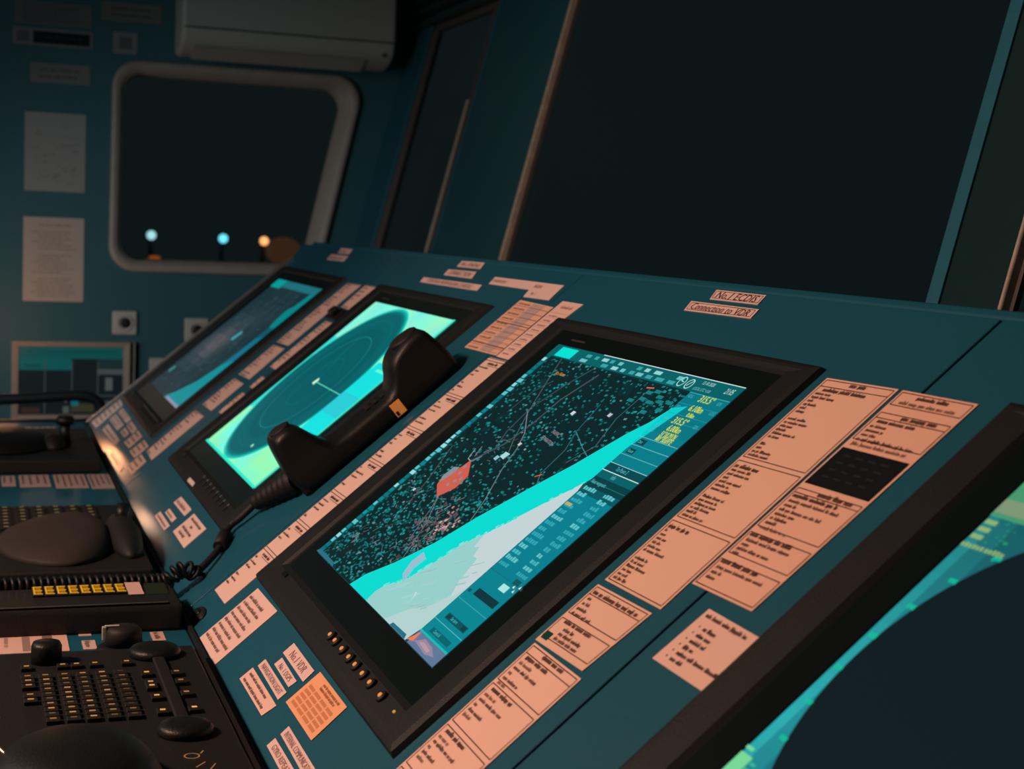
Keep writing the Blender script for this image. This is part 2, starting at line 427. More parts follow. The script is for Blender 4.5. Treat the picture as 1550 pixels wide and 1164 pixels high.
    for a, b, s, c in ((.447, .768, .012, (205, 215, 225)), (.372, .612, .010, (190, 200, 205)), (.355, .555, .020, (170, 215, 220)), (.335, .54, .014, (140, 190, 200)), (.61, .80, .011, (200, 190, 205)), (.425, .605, .006, (150, 160, 165)), (.12, .33, .009, (190, 200, 205)), (.635, .485, .007, (190, 220, 215))):
        mb.col = lin(c); mb.poly(N([(a, b), (a + s * 1.4, b - s * .2), (a + s * 1.6, b + s), (a + s * .1, b + s * 1.1)]), .0004)
    for k in range(30):
        a, b = R.gauss(.455, .022), R.gauss(.30, .03); mb.col = lin(R.choice([(190, 130, 125), (150, 110, 110), (205, 175, 170)]))
        if inside((a, b), region): mb.poly(N([(a, b), (a + .010, b), (a + .008, b + .010), (a, b + .008)]), .0004)
    mb.col = lin((150, 150, 155)); mb.text('TRAFFIC', .455 * DW, .69 * DH, .0042, .0004, -.1); mb.text('SEPARATION', .44 * DW, .66 * DH, .0042, .0004, -.1)
    mb.col = lin((215, 150, 70)); mb.text('No Alarm', .155 * DW, .885 * DH, .0045, .0004)
    mb.col = lin((225, 110, 70)); mb.line(N([(.64, .925), (.672, .93)]), .0015, .0004); mb.line(N([(.60, .545), (.62, .56)]), .0012, .0004)
    # cyan guard sector and pale sea area
    mb.col = lin((0, 218, 208)); mb.poly(N(BUP + BLO), .0006)
    mb.col = lin((150, 206, 202)); mb.poly(N([(.496, 0), (.491, .035), (.50, .06), (.52, .085), (.551, .103), (.575, .15), (.587, .179), (.60, .215), (.618, .279), (.66, .335), (.703, .40), (.76, .50), (.813, .588), (.823, .56), (.8235, .05), (.81, .0)]), .0007)
    mb.col = lin((196, 212, 214)); mb.poly(N([(.70, .395), (.76, .498), (.813, .586), (.8235, .56), (.8235, .20), (.80, .15), (.765, .20), (.74, .27), (.715, .27), (.70, .30), (.68, .29), (.665, .33)]), .0008)
    mb.col = lin((178, 210, 208)); mb.poly(N([(.65, 0), (.70, .06), (.76, .10), (.8235, .20), (.8235, .05), (.81, 0)]), .0008)
    for k in range(26):
        a, b = R.uniform(.52, .80), R.uniform(.02, .30); g = R.uniform(.94, 1.04)
        if a - .5 < (b) * .35: continue
        mb.col = lin((158 * g, 206 * g, 202 * g)); L_ = R.uniform(.01, .05); mb.line(N([(a, b), (min(a + L_, .82), b + L_ * .8)]), R.uniform(.001, .005), .00085 + k * 2e-6)
    for k in range(110):                                       # ragged shallow edge
        i = R.randrange(1, len(BLO) - 3); p, q = BLO[i], BLO[i + 1]; t = R.random(); a = p[0] + (q[0] - p[0]) * t; b = p[1] + (q[1] - p[1]) * t
        mb.col = lin((0, 218, 208) if R.random() < .5 else (120, 226, 216)); s = R.uniform(.003, .009)
        if a + s < .823: mb.poly(N([(a - s, b - s * .3), (a + s * .2, b - s), (a + s, b + s * .4), (a - s * .3, b + s)]), .00095)
    mb.col = lin((150, 190, 205)); mb.poly(N([(.505, .20), (.545, .19), (.54, .15), (.565, .10), (.52, .12), (.50, .16)]), .0010)
    mb.col = lin((225, 235, 225)); mb.ring(.655 * DW, .085 * DH, .006, .0007, .0011, 16, 0, 1.6)
    # left tool strip
    mb.col = lin((0, 92, 98)); mb.rect(0, 0, .030 * DW, .95 * DH, .0006)
    for k in range(44):
        b = .01 + k * .0212; g = R.choice([(0, 150, 155), (10, 110, 118), (90, 195, 200), (0, 130, 138), (150, 220, 222)]); mb.col = lin(g)
        mb.rect(.002 * DW, b * DH, R.uniform(.020, .034) * DW, (b + .016) * DH, .0007)
    # top tool bar
    mb.col = lin((0, 96, 100)); mb.rect(0, .948 * DH, DW, DH, .0011)
    mb.col = lin((205, 225, 225)); mb.rect(.30 * DW, .9972 * DH, DW, DH, .0013)
    mb.col = lin((0, 225, 212)); mb.rect(.045 * DW, .952 * DH, .150 * DW, .993 * DH, .0013)
    for row, b in enumerate((.9745, .9535)):
        a = .012 if row == 0 else .16
        while a < .74:
            wd = R.uniform(.018, .042)
            if not (.04 < a + wd and a < .155) and R.random() < .8:
                mb.col = lin(R.choice([(110, 190, 195), (150, 210, 212), (60, 160, 165)])); mb.rect(a * DW, b * DH, (a + wd) * DW, (b + .013) * DH, .0013)
            a += wd + R.uniform(.012, .03)
    mb.col = lin((170, 225, 222)); mb.ring(.755 * DW, .972 * DH, .0050, .0011, .0013, 24); mb.ring(.792 * DW, .970 * DH, .0050, .0011, .0013, 24); mb.line(N([(.786, .962), (.800, .985)]), .0012, .0013)
    mb.line(N([(.748, .975), (.762, .972)]), .0010, .0013)
    mb.text('13 10 2020', .835 * DW, .9785 * DH, .0040, .0013, sx=.85); mb.col = lin((110, 190, 195)); mb.text('LOCAL UTC +3:00', .822 * DW, .9555 * DH, .0036, .0013, sx=.75)
    mb.col = lin((185, 228, 226)); mb.text('21:05', .945 * DW, .966 * DH, .0064, .0013, sx=.7)
    for a, b in ((.66, .905), (.69, .915), (.72, .90), (.66, .88), (.70, .875), (.74, .885), (.62, .865), (.78, .89), (.77, .86), (.72, .84)):
        mb.col = lin((20, 125, 125)); mb.rect(a * DW, b * DH, (a + .028) * DW, (b + .012) * DH, .0006)
    # side bar
    S = 1.0
    stripes = [(.0, .045, (95, 118, 150)), (.045, .19, (0, 134, 146)), (.19, .27, (0, 128, 142)), (.27, .56, (0, 126, 142)), (.56, .585, (0, 88, 96)), (.585, .62, (0, 62, 70)), (.62, .645, (0, 96, 104)), (.645, .672, (0, 72, 80)), (.672, .80, (0, 124, 138)), (.80, .948, (0, 118, 130))]
    for b0, b1, c in stripes: mb.col = lin(c); mb.rect(.8265 * DW, b0 * DH, DW, b1 * DH, .0011)
    mb.col = lin((0, 205, 205)); mb.poly(N([(.824, .885), (.8265, .882), (.875, .90), (.8265, .72)]), .0013)
    for b, c, w in ((.945, (70, 170, 175), .0006), (.905, (40, 150, 158), .0004), (.868, (40, 150, 158), .0004), (.843, (40, 150, 158), .0004), (.772, (120, 195, 195), .0005), (.742, (120, 195, 195), .0005), (.706, (110, 190, 190), .0005), (.672, (150, 215, 210), .0006), (.6445, (210, 235, 230), .0008), (.60, (40, 130, 140), .0004), (.09, (90, 190, 190), .0006), (.27, (20, 100, 110), .0005), (.165, (60, 165, 170), .0006), (.045, (0, 190, 185), .0018)):
        mb.col = lin(c); mb.line(N([(.8265, b), (1, b)]), w, .0014)
    mb.col = lin((205, 222, 70))
    for s_, a, b, h in (('315.5°', .893, .922, .0072), ('6.10kn', .895, .888, .0066), ('0.0kn', .912, .868, .0045), ('315.5°', .885, .838, .0072), ('6.00kn', .897, .812, .0066), ("51°10.291'N", .895, .791, .0055), ("001°30.697'E", .897, .774, .0055)):
        for q_ in (0, .0004): mb.text(s_, (a - .006) * DW + q_, b * DH, h * 1.05, .0015, sx=.88 if len(s_) < 8 else .66)
    mb.col = lin((70, 175, 185))
    for s_, a, b in (('HDG', .835, .927), ('SPD', .835, .885), ('COG', .835, .842), ('SOG', .835, .815), ('POS', .835, .795), ('GPS', .965, .925), ('LOG', .975, .892), ('GPS', .972, .84)):
        mb.text(s_, a * DW, b * DH, .0038, .0015, sx=.8)
    mb.col = lin((0, 66, 74)); mb.rect(.84 * DW, .747 * DH, .875 * DW, .765 * DH, .0014); mb.rect(.84 * DW, .712 * DH, .872 * DW, .730 * DH, .0014)
    mb.col = lin((90, 190, 195)); mb.text('Dest', .843 * DW, .751 * DH, .0035, .0015, sx=.8); mb.text('Route', .843 * DW, .716 * DH, .0035, .0015, sx=.8)
    mb.text('To Point 2', .875 * DW, .653 * DH, .0045, .0015, sx=.8); mb.text('Info', .89 * DW, .626 * DH, .0045, .0015, sx=.8); mb.text('Next waypoint', .835 * DW, .597 * DH, .0042, .0015, sx=.8)
    b = .572; k = 0
    while b > .28:
        mb.col = lin(R.choice([(70, 180, 190), (95, 195, 200), (50, 165, 178)]))
        for a, wd in ((.835, R.uniform(.03, .055)), (.935, R.uniform(.02, .045))):
            x = a
            while x < a + wd:
                ww = R.uniform(.006, .012); mb.rect(x * DW, b * DH, (x + ww) * DW, (b + R.uniform(.009, .014)) * DH, .0014); x += ww + .003
        b -= .0215
    mb.col = lin((185, 170, 110)); mb.rect(.832 * DW, .512 * DH, .862 * DW, .522 * DH, .0015)
    for a, b0, a1, b1, c in ((.868, .192, .985, .214, (8, 52, 58)), (.862, .104, .980, .122, (0, 84, 92)), (.862, .055, .978, .071, (0, 100, 108)), (.93, .238, .965, .258, (170, 230, 225)), (.955, .268, .985, .285, (10, 84, 88)), (.835, .19, .850, .20, (20, 84, 100))):
        mb.col = lin(c); mb.rect(a * DW, b0 * DH, a1 * DW, b1 * DH, .0014)
    mb.col = lin((10, 62, 68)); mb.rect(.862 * DW, .107 * DH, .885 * DW, .119 * DH, .0015); mb.rect(.955 * DW, .107 * DH, .975 * DW, .119 * DH, .0015)
    mb.col = lin((80, 190, 190)); mb.text('Set alarm', .89 * DW, .109 * DH, .0034, .0016, sx=.8); mb.text('Cancel all', .88 * DW, .059 * DH, .0034, .0016, sx=.8)
    mb.col = lin((225, 240, 235))
    for a, b in ((.972, .262), (.985, .252), (.995, .268)): mb.poly(N([(a, b), (a + .008, b - .002), (a + .005, b + .008)]), .0016)
    mb.col = lin((150, 135, 160)); mb.poly(N([(.85, .015), (.93, .008), (.97, .018), (.93, .032), (.88, .036)]), .0013)
    mb.col = lin((185, 150, 160)); mb.poly(N([(.87, .020), (.93, .014), (.94, .022), (.89, .028)]), .0014)
    mb.col = lin((242, 120, 92)); mb.poly(N([(.818, .004), (.848, .012), (.842, .042)]), .0018)
    mb.col = lin((40, 110, 130)); mb.poly(N([(.70, 0), (.81, 0), (.80, .012), (.705, .010)]), .0017); mb.poly(N([(.0, 0), (.18, 0), (.16, .012), (.01, .014)]), .0016)

def radar(mb):
    R = random.Random(5); nx, ny = 36, 48
    G = [[(R.random(), R.random()) for _ in range(12)] for _ in range(10)]
    def field(a, b, c):
        x, y = a * 8, b * 10; i, j = int(x), int(y); u, v = x - i, y - j; u = u * u * (3 - 2 * u); v = v * v * (3 - 2 * v)
        return (G[i][j][c] * (1 - u) + G[i + 1][j][c] * u) * (1 - v) + (G[i][j + 1][c] * (1 - u) + G[i + 1][j + 1][c] * u) * v
    for i in range(nx):
        for j in range(ny):
            a, b = (i + .5) / nx, (j + .5) / ny; p, q = field(a, b, 0), field(a, b, 1); w = max(0, 1 - b * 3)
            c = (118 + 45 * p, 240 + 13 * q, 232 - 40 * p * (1 + w))
            if a < .06 and .25 < b < .75: c = (60, 225, 215)
            mb.col = lin(c); mb.rect(i / nx * DW, j / ny * DH, (i + 1) / nx * DW, (j + 1) / ny * DH, 0)
    cx, cy = .405 * DW, .5 * DH
    def D(r, c, z): mb.col = lin(c); mb.disc(cx, cy, r, z, 96)
    D(.1635, (30, 215, 195), .0002); D(.161, (10, 178, 165), .0003); D(.1585, (0, 150, 145), .0004); D(.156, (0, 116, 118), .0005); D(.152, (0, 96, 102), .0006)
    D(.12, (0, 90, 97), .0007)
    for k in range(72):
        t = 2 * PI * k / 72; mb.col = lin((150, 190, 120) if k % 3 else (190, 150, 110)); L = .003
        if 1.6 < t < 4.6: mb.line([(cx + .1585 * math.cos(t), cy + .1585 * math.sin(t)), (cx + (.1585 + L) * math.cos(t), cy + (.1585 + L) * math.sin(t))], .0012, .0008)
    mb.col = lin((20, 140, 140)); mb.ring(cx, cy, .098, .0012, .0009); mb.col = lin((8, 112, 116)); mb.ring(cx, cy, .135, .0009, .0009); mb.ring(cx, cy, .05, .0009, .0009)
    mb.col = lin((12, 128, 130)); mb.line(N([(.405, .5), (.30, .80)]), .0008, .001); mb.line(N([(.42, .20), (.32, .42), (.33, .78)]), .0006, .001)
    mb.col = lin((90, 220, 190)); mb.line(N([(.41, .5), (.79, .497)]), .0014, .0011)
    mb.col = lin((200, 255, 220)); mb.poly([(cx - .006, cy - .004), (cx + .006, cy - .006), (cx + .008, cy + .004), (cx - .002, cy + .008)], .0012); mb.disc(.545 * DW, .115 * DH, .003, .0012, 10)
    mb.col = lin((20, 225, 225)); mb.rect(.79 * DW, .27 * DH, DW, .70 * DH, .0013)
    mb.col = lin((40, 205, 215)); mb.rect(.79 * DW, .40 * DH, DW, .52 * DH, .0014)
    mb.col = lin((110, 250, 205)); mb.rect(.85 * DW, .655 * DH, .97 * DW, .668 * DH, .0015)
    mb.col = lin((40, 235, 200)); mb.line(N([(.0, .0), (1, .0)]), .004, .0015); mb.line(N([(1, 0), (1, 1)]), .006, .0015)

def chart_dim(mb):
    R = random.Random(9); nx, ny = 16, 16
    for i in range(nx):
        for j in range(ny):
            a, b = (i + .5) / nx, (j + .5) / ny
            d = math.exp(-((a - .30) / .25) ** 2 - ((b - .42) / .18) ** 2); d2 = math.exp(-((a - .5) / .4) ** 2 - ((b - .7) / .2) ** 2)  # grey reflections on the glass painted into the picture
            n = R.uniform(-5, 5); c = (26 + 62 * d + 12 * d2 + n, 52 + 36 * d + 8 * d2 + n, 60 + 34 * d + 8 * d2 + n)
            mb.col = lin([max(0, x) for x in c]); mb.rect(i / nx * DW, j / ny * DH, (i + 1) / nx * DW, (j + 1) / ny * DH, 0)
    for k in range(160):
        a, b = R.uniform(.05, .85), R.uniform(.02, .9); g = R.uniform(.8, 1.5); mb.col = lin((38 * g, 66 * g, 76 * g)); w = R.uniform(.006, .03)
        mb.poly(N([(a, b), (a + w, b + .003), (a + w * .7, b + w * .5), (a, b + w * .4)]), .0002)
    mb.col = lin((0, 150, 158)); mb.poly(N([(1, 0), (.56, 0), (.66, .06), (.80, .18), (.86, .30), (.90, .42), (1, .46)]), .0004)
    mb.col = lin((16, 118, 142)); mb.poly(N([(.87, .33), (.895, .46), (.90, .56), (1, .60), (1, .40)]), .0005)
    mb.col = lin((14, 92, 110)); mb.poly(N([(.895, .56), (.90, .66), (1, .68), (1, .58)]), .0005)
    mb.col = lin((0, 138, 140)); mb.poly(N([(.895, .66), (.86, .72), (.84, .80), (.89, .84), (.91, .95), (1, .95), (1, .66)]), .0005)
    mb.col = lin((30, 118, 128)); mb.rect(.22 * DW, .945 * DH, DW, DH, .0006)
    mb.col = lin((0, 165, 160)); mb.rect(0, .93 * DH, .22 * DW, DH, .0007)
    mb.col = lin((150, 150, 180)); mb.rect(.62 * DW, 0, DW, .018 * DH, .0006)
    mb.col = lin((70, 175, 185)); mb.poly(N([(.49, .50), (.54, .49), (.56, .56), (.52, .575)]), .0006); mb.col = lin((60, 140, 135)); mb.poly(N([(.05, .13), (.10, .12), (.12, .17), (.07, .18)]), .0006)

def radar_near(mb):
    R = random.Random(11); ny = 24
    for j in range(ny):
        b = (j + .5) / ny; k = 1 - abs(b - .35) * .5
        mb.col = lin((28 * k, 122 * k, 132 * k)); mb.rect(.06 * DW, j / ny * DH, DW, (j + 1) / ny * DH, 0)
        mb.col = lin((42 * k, 172 * k, 176 * k)); mb.rect(0, j / ny * DH, .022 * DW, (j + 1) / ny * DH, 0)
        mb.col = lin((33 * k, 142 * k, 150 * k)); mb.rect(.022 * DW, j / ny * DH, .06 * DW, (j + 1) / ny * DH, 0)
    cx, cy, r = .1565, .165, .1475
    mb.col = lin((36, 84, 96)); mb.disc(cx, cy, r + .0006, .0004, 128)
    mb.col = lin((10, 27, 32)); mb.disc(cx, cy, r, .0006, 128)
    for k in range(24):
        t = 2 * PI * (k + .35) / 36 + PI * .5; x, y = cx + (r + .0030) * math.cos(t), cy + (r + .0030) * math.sin(t)
        mb.col = lin((10, 190, 150))
        for q in (-.0034, -.0010, .0014): mb.rect(x + q, y - .0015 + R.uniform(-.0005, .0005), x + q + .0019, y + .0017, .0007)
    mb.col = lin((70, 150, 110)); mb.rect(.0, .852 * DH, .085 * DW, .93 * DH, .0005); mb.col = lin((125, 150, 115)); mb.rect(.0, .862 * DH, .07 * DW, .895 * DH, .00055)
    mb.col = lin((60, 170, 100)); mb.rect(0, .93 * DH, .2 * DW, DH, .0005)
    mb.col = lin((140, 175, 110))
    for k, b in enumerate((.797, .815, .833)): mb.rect(.004 * DW, b * DH, .028 * DW, (b + .010) * DH, .0007)
    for a, wd in ((.002, .042), (.052, .036)):
        x = a
        while x < a + wd: mb.rect(x * DW, .776 * DH, (x + .006) * DW, (.776 + R.uniform(.008, .011)) * DH, .0007); x += .008
    mb.col = lin((40, 170, 90))
    for k in range(22): a, b = R.uniform(.035, .075), R.uniform(.79, .86); mb.rect(a * DW, b * DH, (a + .003) * DW, (b + .002) * DH, .0007)
    mb.col = lin((120, 215, 150)); mb.rect(0, .20 * DH, .03 * DW, .262 * DH, .0007); mb.rect(.0, .27 * DH, .018 * DW, .277 * DH, .0007)
    mb.col = lin((60, 190, 140)); mb.rect(.032 * DW, .235 * DH, .05 * DW, .242 * DH, .0007); mb.rect(.034 * DW, .25 * DH, .046 * DW, .255 * DH, .0007)

monitor('large black framed monitor with a dark chart of dots crossed by a cyan wedge', 0.0, chart, 'lit')
monitor('black framed monitor with a glowing cyan radar circle under the handset', -0.786, radar, 'plain')
monitor('farthest monitor at the console end, dim picture with painted grey reflections, edged with teal', -1.584, chart_dim, 'plain', m_dimscreen)
monitor('nearest monitor at lower right with a big dark disc on teal', 0.778, radar_near, 'plain')

# ---------------------------------------------------------------- papers
INK = lin((58, 34, 30)); PINK = (0.82, 0.60, 0.55, 1); PALE = (0.80, 0.60, 0.58, 1); ORNG = (0.90, 0.46, 0.25, 1)
class Sheet:
    """a card given by four corners (top-left, top-right, bottom-right, bottom-left) in its own plane; s,t run 0..1 right and down"""
    def __init__(s, quad, col=PINK, th=.0006, seed=0, curl=0):
        s.c = (sum(p[0] for p in quad) / 4, sum(p[1] for p in quad) / 4); s.q = [(p[0] - s.c[0], p[1] - s.c[1]) for p in quad]; s.mb = MB(); s.th = th
        s.W = math.dist(quad[0], quad[1]); s.H = math.dist(quad[0], quad[3]); s.R = random.Random(seed)
        s.mb.col = col; s.base = col; q = s.q
        s.mb.loft([[(p[0], p[1], z) for p in (q[3], q[2], q[1], q[0])] for z in (0.0, th)], sm=False)
    def at(s, a, t):
        q = s.q; x = (1 - t) * ((1 - a) * q[0][0] + a * q[1][0]) + t * ((1 - a) * q[3][0] + a * q[2][0]); y = (1 - t) * ((1 - a) * q[0][1] + a * q[1][1]) + t * ((1 - a) * q[3][1] + a * q[2][1]); return (x, y)
    def patch(s, a0, t0, a1, t1, col=INK, z=.0002):
        s.mb.col = col; s.mb.poly([s.at(a0, t1), s.at(a1, t1), s.at(a1, t0), s.at(a0, t0)], s.th + z)
    def hl(s, t, a0=0.02, a1=0.98, w=.0008, col=INK): s.patch(a0, t - w / 2 / s.H, a1, t + w / 2 / s.H, col)
    def vl(s, a, t0, t1, w=.0008, col=INK): s.patch(a - w / 2 / s.W, t0, a + w / 2 / s.W, t1, col)
    def words(s, a0, a1, t, h=.004, col=INK, bold=False):
        R = s.R; a = a0; h *= .88; hw = h / s.H; k_ = .60 if not bold else .78
        base = s.base; soft = tuple(base[i] * (1 - k_) + col[i] * k_ for i in range(3)) + (1,)
        while a < a1 - .8 * h / s.W:
            n = R.randint(2, 8); w = min(n * h * .62 / s.W, a1 - a)
            s.patch(a, t - hw * .62, a + w, t, soft, .0002)
            x = a
            while x < a + w - .3 * h / s.W:
                lw = h * R.uniform(.12, .34) / s.W
                if x + lw > a + w: break
                s.patch(x, t - hw * R.choice([.66, .66, .66, .72, 1.0]), x + lw, t + hw * (.18 if R.random() < .12 else 0), col, .0003)
                x += lw + h * R.uniform(.16, .34) / s.W
            a += w + .55 * h / s.W
    def frame_(s, t0=0.0, t1=1.0, m=.012, w=.0008):
        b = t0 + .0022 / s.H; e = t1 - .0022 / s.H; s.hl(b, m, 1 - m, w); s.hl(e, m, 1 - m, w); s.vl(m, b, e, w); s.vl(1 - m, b, e, w)
    def put(s, name, label, cat, M, group=None):
        o = s.mb.obj(name, m_paper, M=M @ T((s.c[0], s.c[1], 0)), recalc=False); return tag(o, label, cat, group)
LITE = lin((120, 84, 76))
PAN = panel_frame(0, 0, 0.0002)

s = Sheet([(.4985, .358), (.5895, .3605), (.592, .133), (.5005, .131)], (.84, .56, .44, 1), seed=1)
brk = [0.0, .405, .70, 1.0]
for i in range(3):
    t0, t1 = brk[i], brk[i + 1]; s.frame_(t0, t1, .03)
    n = (18, 13, 13)[i]; tt = t0 + (.050 if i == 0 else .028)
    if i == 0: s.words(.40, .62, .028, .0052, bold=True); s.hl(.040, .03, .97)
    s.words(.06 if i else .12, (.52, .42, .40)[i] + (.2 if i == 0 else 0), tt + .012, .0046, bold=True)
    step = (t1 - tt - .03) / n
    for k in range(n):
        if k % 7 == 6: continue
        s.words(.07, .07 + s.R.choice([.08, .16, .22, .30, .34]), tt + .03 + k * step, .0034)
s.put('instruction_sheet', 'tall pink laminated list in three boxes along the right edge of the chart monitor', 'sheet', PAN)

s = Sheet([(.5945, .3605), (.678, .361), (.6745, .162), (.5945, .160)], (.84, .53, .41, 1), seed=2)
s.frame_(0, .085, .03); s.words(.28, .70, .035, .0046, bold=True); s.words(.12, .86, .066, .0042, LITE)
s.frame_(.105, .265, .03); s.words(.35, .82, .135, .0050, bold=True); s.hl(.142, .03, .97)
s.words(.10, .62, .165, .0044, bold=True)
for k, e in enumerate((.30, .32, .28)): s.words(.08, e, .190 + k * .022, .0036)
s.words(.08, .86, .258, .0038); s.words(.08, .84, .282, .0038, LITE)
s.patch(.03, .30, .97, .485, lin((16, 24, 28)), .0003)
for k in range(16): s.words(.15 + (k % 4) * .18, .24 + (k % 4) * .18, .33 + .035 * (k // 4), .0032, (.03, .045, .05, 1)) if False else s.patch(.15 + (k % 4) * .18, .33 + .035 * (k // 4), .25 + (k % 4) * .18, .338 + .035 * (k // 4), (.018, .026, .03, 1), .0005)
s.frame_(.50, .715, .03); s.words(.35, .85, .525, .0050, bold=True); s.hl(.532, .03, .97); s.words(.06, .72, .553, .0044, bold=True)
for k, e in enumerate((.82, .26, .70, .42, .38, .24)): s.words(.08, e, .577 + k * .022, .0036)
s.words(.08, .52, .712, .0036, LITE)
s.frame_(.725, .850, .03); s.words(.06, .70, .752, .0046, bold=True)
for k, e in enumerate((.78, .24, .58, .18)): s.words(.08, e, .776 + k * .021, .0036)
s.frame_(.86, 1.0, .03); s.words(.06, .66, .886, .0046, bold=True)
for k, e in enumerate((.82, .24, .22)): s.words(.08, e, .912 + k * .024, .0036)
s.put('instruction_sheet', 'pink laminated list with a black block near its top, beside the nearest monitor', 'sheet', PAN)

s = Sheet([(.636, .150), (.712, .149), (.711, .102), (.633, .102)], (.84, .58, .50, 1), seed=3)
s.words(.06, .78, .13, .0042, bold=True)
for k, e in enumerate((.42, .44, .46, .40, .98, .40)): s.patch(.12, .27 + k * .115, .135, .30 + k * .115); s.words(.20, e, .32 + k * .115, .0040, bold=True)
s.put('note_card', 'pink card with six numbered lines tucked against the nearest monitor frame', 'card', PAN)

s = Sheet([(.4985, .1255), (.588, .1275), (.5815, .068), (.497, .0655)], (.84, .57, .46, 1), seed=4)
s.frame_(0, .53, .03); s.words(.06, .88, .14, .0048, bold=True); s.hl(.16, .03, .97)
for k, e in enumerate((.14, .22, .26, .44)): s.words(.08, e, .24 + k * .085, .0036)
s.frame_(.55, .94, .03); s.words(.12, .66, .64, .0044, bold=True); s.patch(.04, .82, .16, .94, lin((10, 70, 66)), .0004)
for k, e in enumerate((.42, .70, .68)): s.words(.22, e, .73 + k * .075, .0040)
s.put('instruction_sheet', 'short pink two-box sheet with a small dark green square at its corner', 'sheet', PAN)

s = Sheet([(.5005, .0635), (.589, .0635), (.590, -.139), (.5035, -.139)], (.88, .60, .50, 1), seed=5)
brk = [0, .19, .40, .61, .82, 1.0]
for i in range(5):
    s.frame_(brk[i], brk[i + 1], .03)
    if i == 0: s.words(.30, .72, .030, .0048, bold=True); s.hl(.045, .03, .97)
    b = brk[i] + (.065 if i == 0 else .035); s.words(.10, .55, b, .0046, bold=True)
    for k, e in enumerate((.34, .60, .14, .40, .24)): s.words(.08, e, b + .028 + k * .025, .0036, INK if k % 2 else LITE)
s.put('instruction_sheet', 'long pink strip of boxed lists running off the bottom edge below the green-square sheet', 'sheet', PAN)

s = Sheet([(-.139, .2905), (-.0735, .2915), (-.0735, -.106), (-.1385, -.107)], (.82, .60, .53, 1), seed=6)
bks = [0, .155, .30, .44, .575, .70, .815, 1.0]
for i in range(7):
    t0, t1 = bks[i], bks[i + 1]; s.hl(t0 + .003, .0, 1, .0009); s.hl(t0 + .013, .0, 1, .0009); s.words(.25, .75, t0 + .028, .0048, bold=True); s.hl(t0 + .032, .3, .9, .0006)
    n = int((t1 - t0) / .017) - 2
    for k in range(n):
        if k % 4 == 3: continue
        s.words(.05, .05 + s.R.choice([.12, .2, .35, .45]), t0 + .045 + k * .017, .0035)
s.put('instruction_sheet', 'very long pink strip of lists along the left edge of the chart monitor', 'sheet', PAN)

def bars(quad, n, label, seed, col=PINK):
    s = Sheet(quad, col, seed=seed)
    for k in range(n): s.words(.05, .05 + s.R.uniform(.62, .88), .1 + (k + .6) / (n + .3) * .88, .0046, (.20, .12, .11, 1), bold=True)
    return s.put('instruction_sheet', label, 'sheet', PAN)
bars([(-.039, -.069), (.061, -.067), (.061, -.144), (-.039, -.145)], 8, 'pink sheet of eight heavy text rows at the lower left corner of the chart monitor', 8)

def lab(quad, label, text=None, rows=1, seed=0, col=PALE, th=.0006, ink=(.30, .18, .17, 1), name='name_label', cat='label', M=None, group=None, w=0.0, border=False, frame_m=None):
    s = Sheet(quad, col, th=th, seed=seed)
    if border: s.frame_(0, 1, .03, .0007)
    if text:
        s.mb.col = ink; h = s.H * (.58 if rows == 1 else .3)
        n = len(s.mb.v); wd = s.mb.text(text, 0, 0, h, s.th + .0003); k = (s.W * .86) / max(wd, 1e-4); k = min(k, 1.25)
        x0, y0 = s.at(.5, .5); x0 -= wd * k / 2; y0 -= h / 2
        for i in range(n, len(s.mb.v)): x, y, z = s.mb.v[i]; s.mb.v[i] = (x0 + x * k, y0 + y, z)
    else:
        for k in range(rows):
            s.words(.07, .07 + s.R.uniform(.62, .84), (k + .80) / rows * .94, s.H / rows * .50, ink, bold=True)
    return s.put(name, label, cat, PAN if M is None else M, group)

lab([(.163, -.072), (.251, -.072), (.253, -.085), (.163, -.085)], 'pink label reading No.1 VDR, nearest the row of monitor buttons', 'No.1 VDR', seed=10)
lab([(.172, -.088), (.242, -.089), (.240, -.0975), (.171, -.097)], 'shortest pink label, second in the stack of four below the chart monitor', 'No. 1 DGPS', seed=11)
lab([(.145, -.101), (.246, -.101), (.246, -.1105), (.145, -.110)], 'narrow pink label, third in the stack of four below the chart monitor', 'NAVIGATION LIGHT', seed=12)
lab([(.140, -.1145), (.254, -.114), (.249, -.129), (.139, -.130)], 'pink label with two heavy text rows, lowest in the stack of four', rows=2, seed=13, col=(.85, .58, .50, 1), ink=(.16, .1, .09, 1))
lab([(.308, -.114), (.420, -.1135), (.418, -.1235), (.309, -.123)], 'long pink label below the orange note at the bottom edge', 'INTERNAL COMMUNICATION', seed=14)
lab([(.308, -.128), (.400, -.127), (.398, -.137), (.308, -.137)], 'shorter pink label at the bottom edge against the desk joint', 'GYRO REPEATER', seed=15)
s = Sheet([(.262, -.0685), (.359, -.068), (.362, -.105), (.262, -.106)], ORNG, seed=16)
for k in range(5):
    for j in range(4): s.patch(.08 + j * .215, .32 + k * .125, .26 + j * .215, .40 + k * .125, (.62, .26, .13, 1))
s.words(.30, .88, .14, .0035, (.4, .16, .08, 1), bold=True); s.words(.30, .80, .24, .0035, (.4, .16, .08, 1), bold=True)
s.put('sticky_note', 'orange note printed with a grid, under the monitor button row', 'note', PAN)
DARK = (.10, .05, .045, 1)
lab([(.190, .4385), (.287, .4385), (.290, .4255), (.197, .4250)], 'pink label reading No.1 ECDIS above the chart monitor', 'No.1 ECDIS', seed=20, ink=DARK, border=True)
lab([(.167, .4195), (.301, .4200), (.304, .4075), (.173, .4060)], 'pink label reading Connection to VDR above the chart monitor', 'Connection to VDR', seed=21, ink=DARK, border=True)
lab([(-.621, .4405), (-.518, .4415), (-.508, .4285), (-.615, .4275)], 'highest of three pink labels above the radar monitor', 'No.1 RADAR', seed=22)
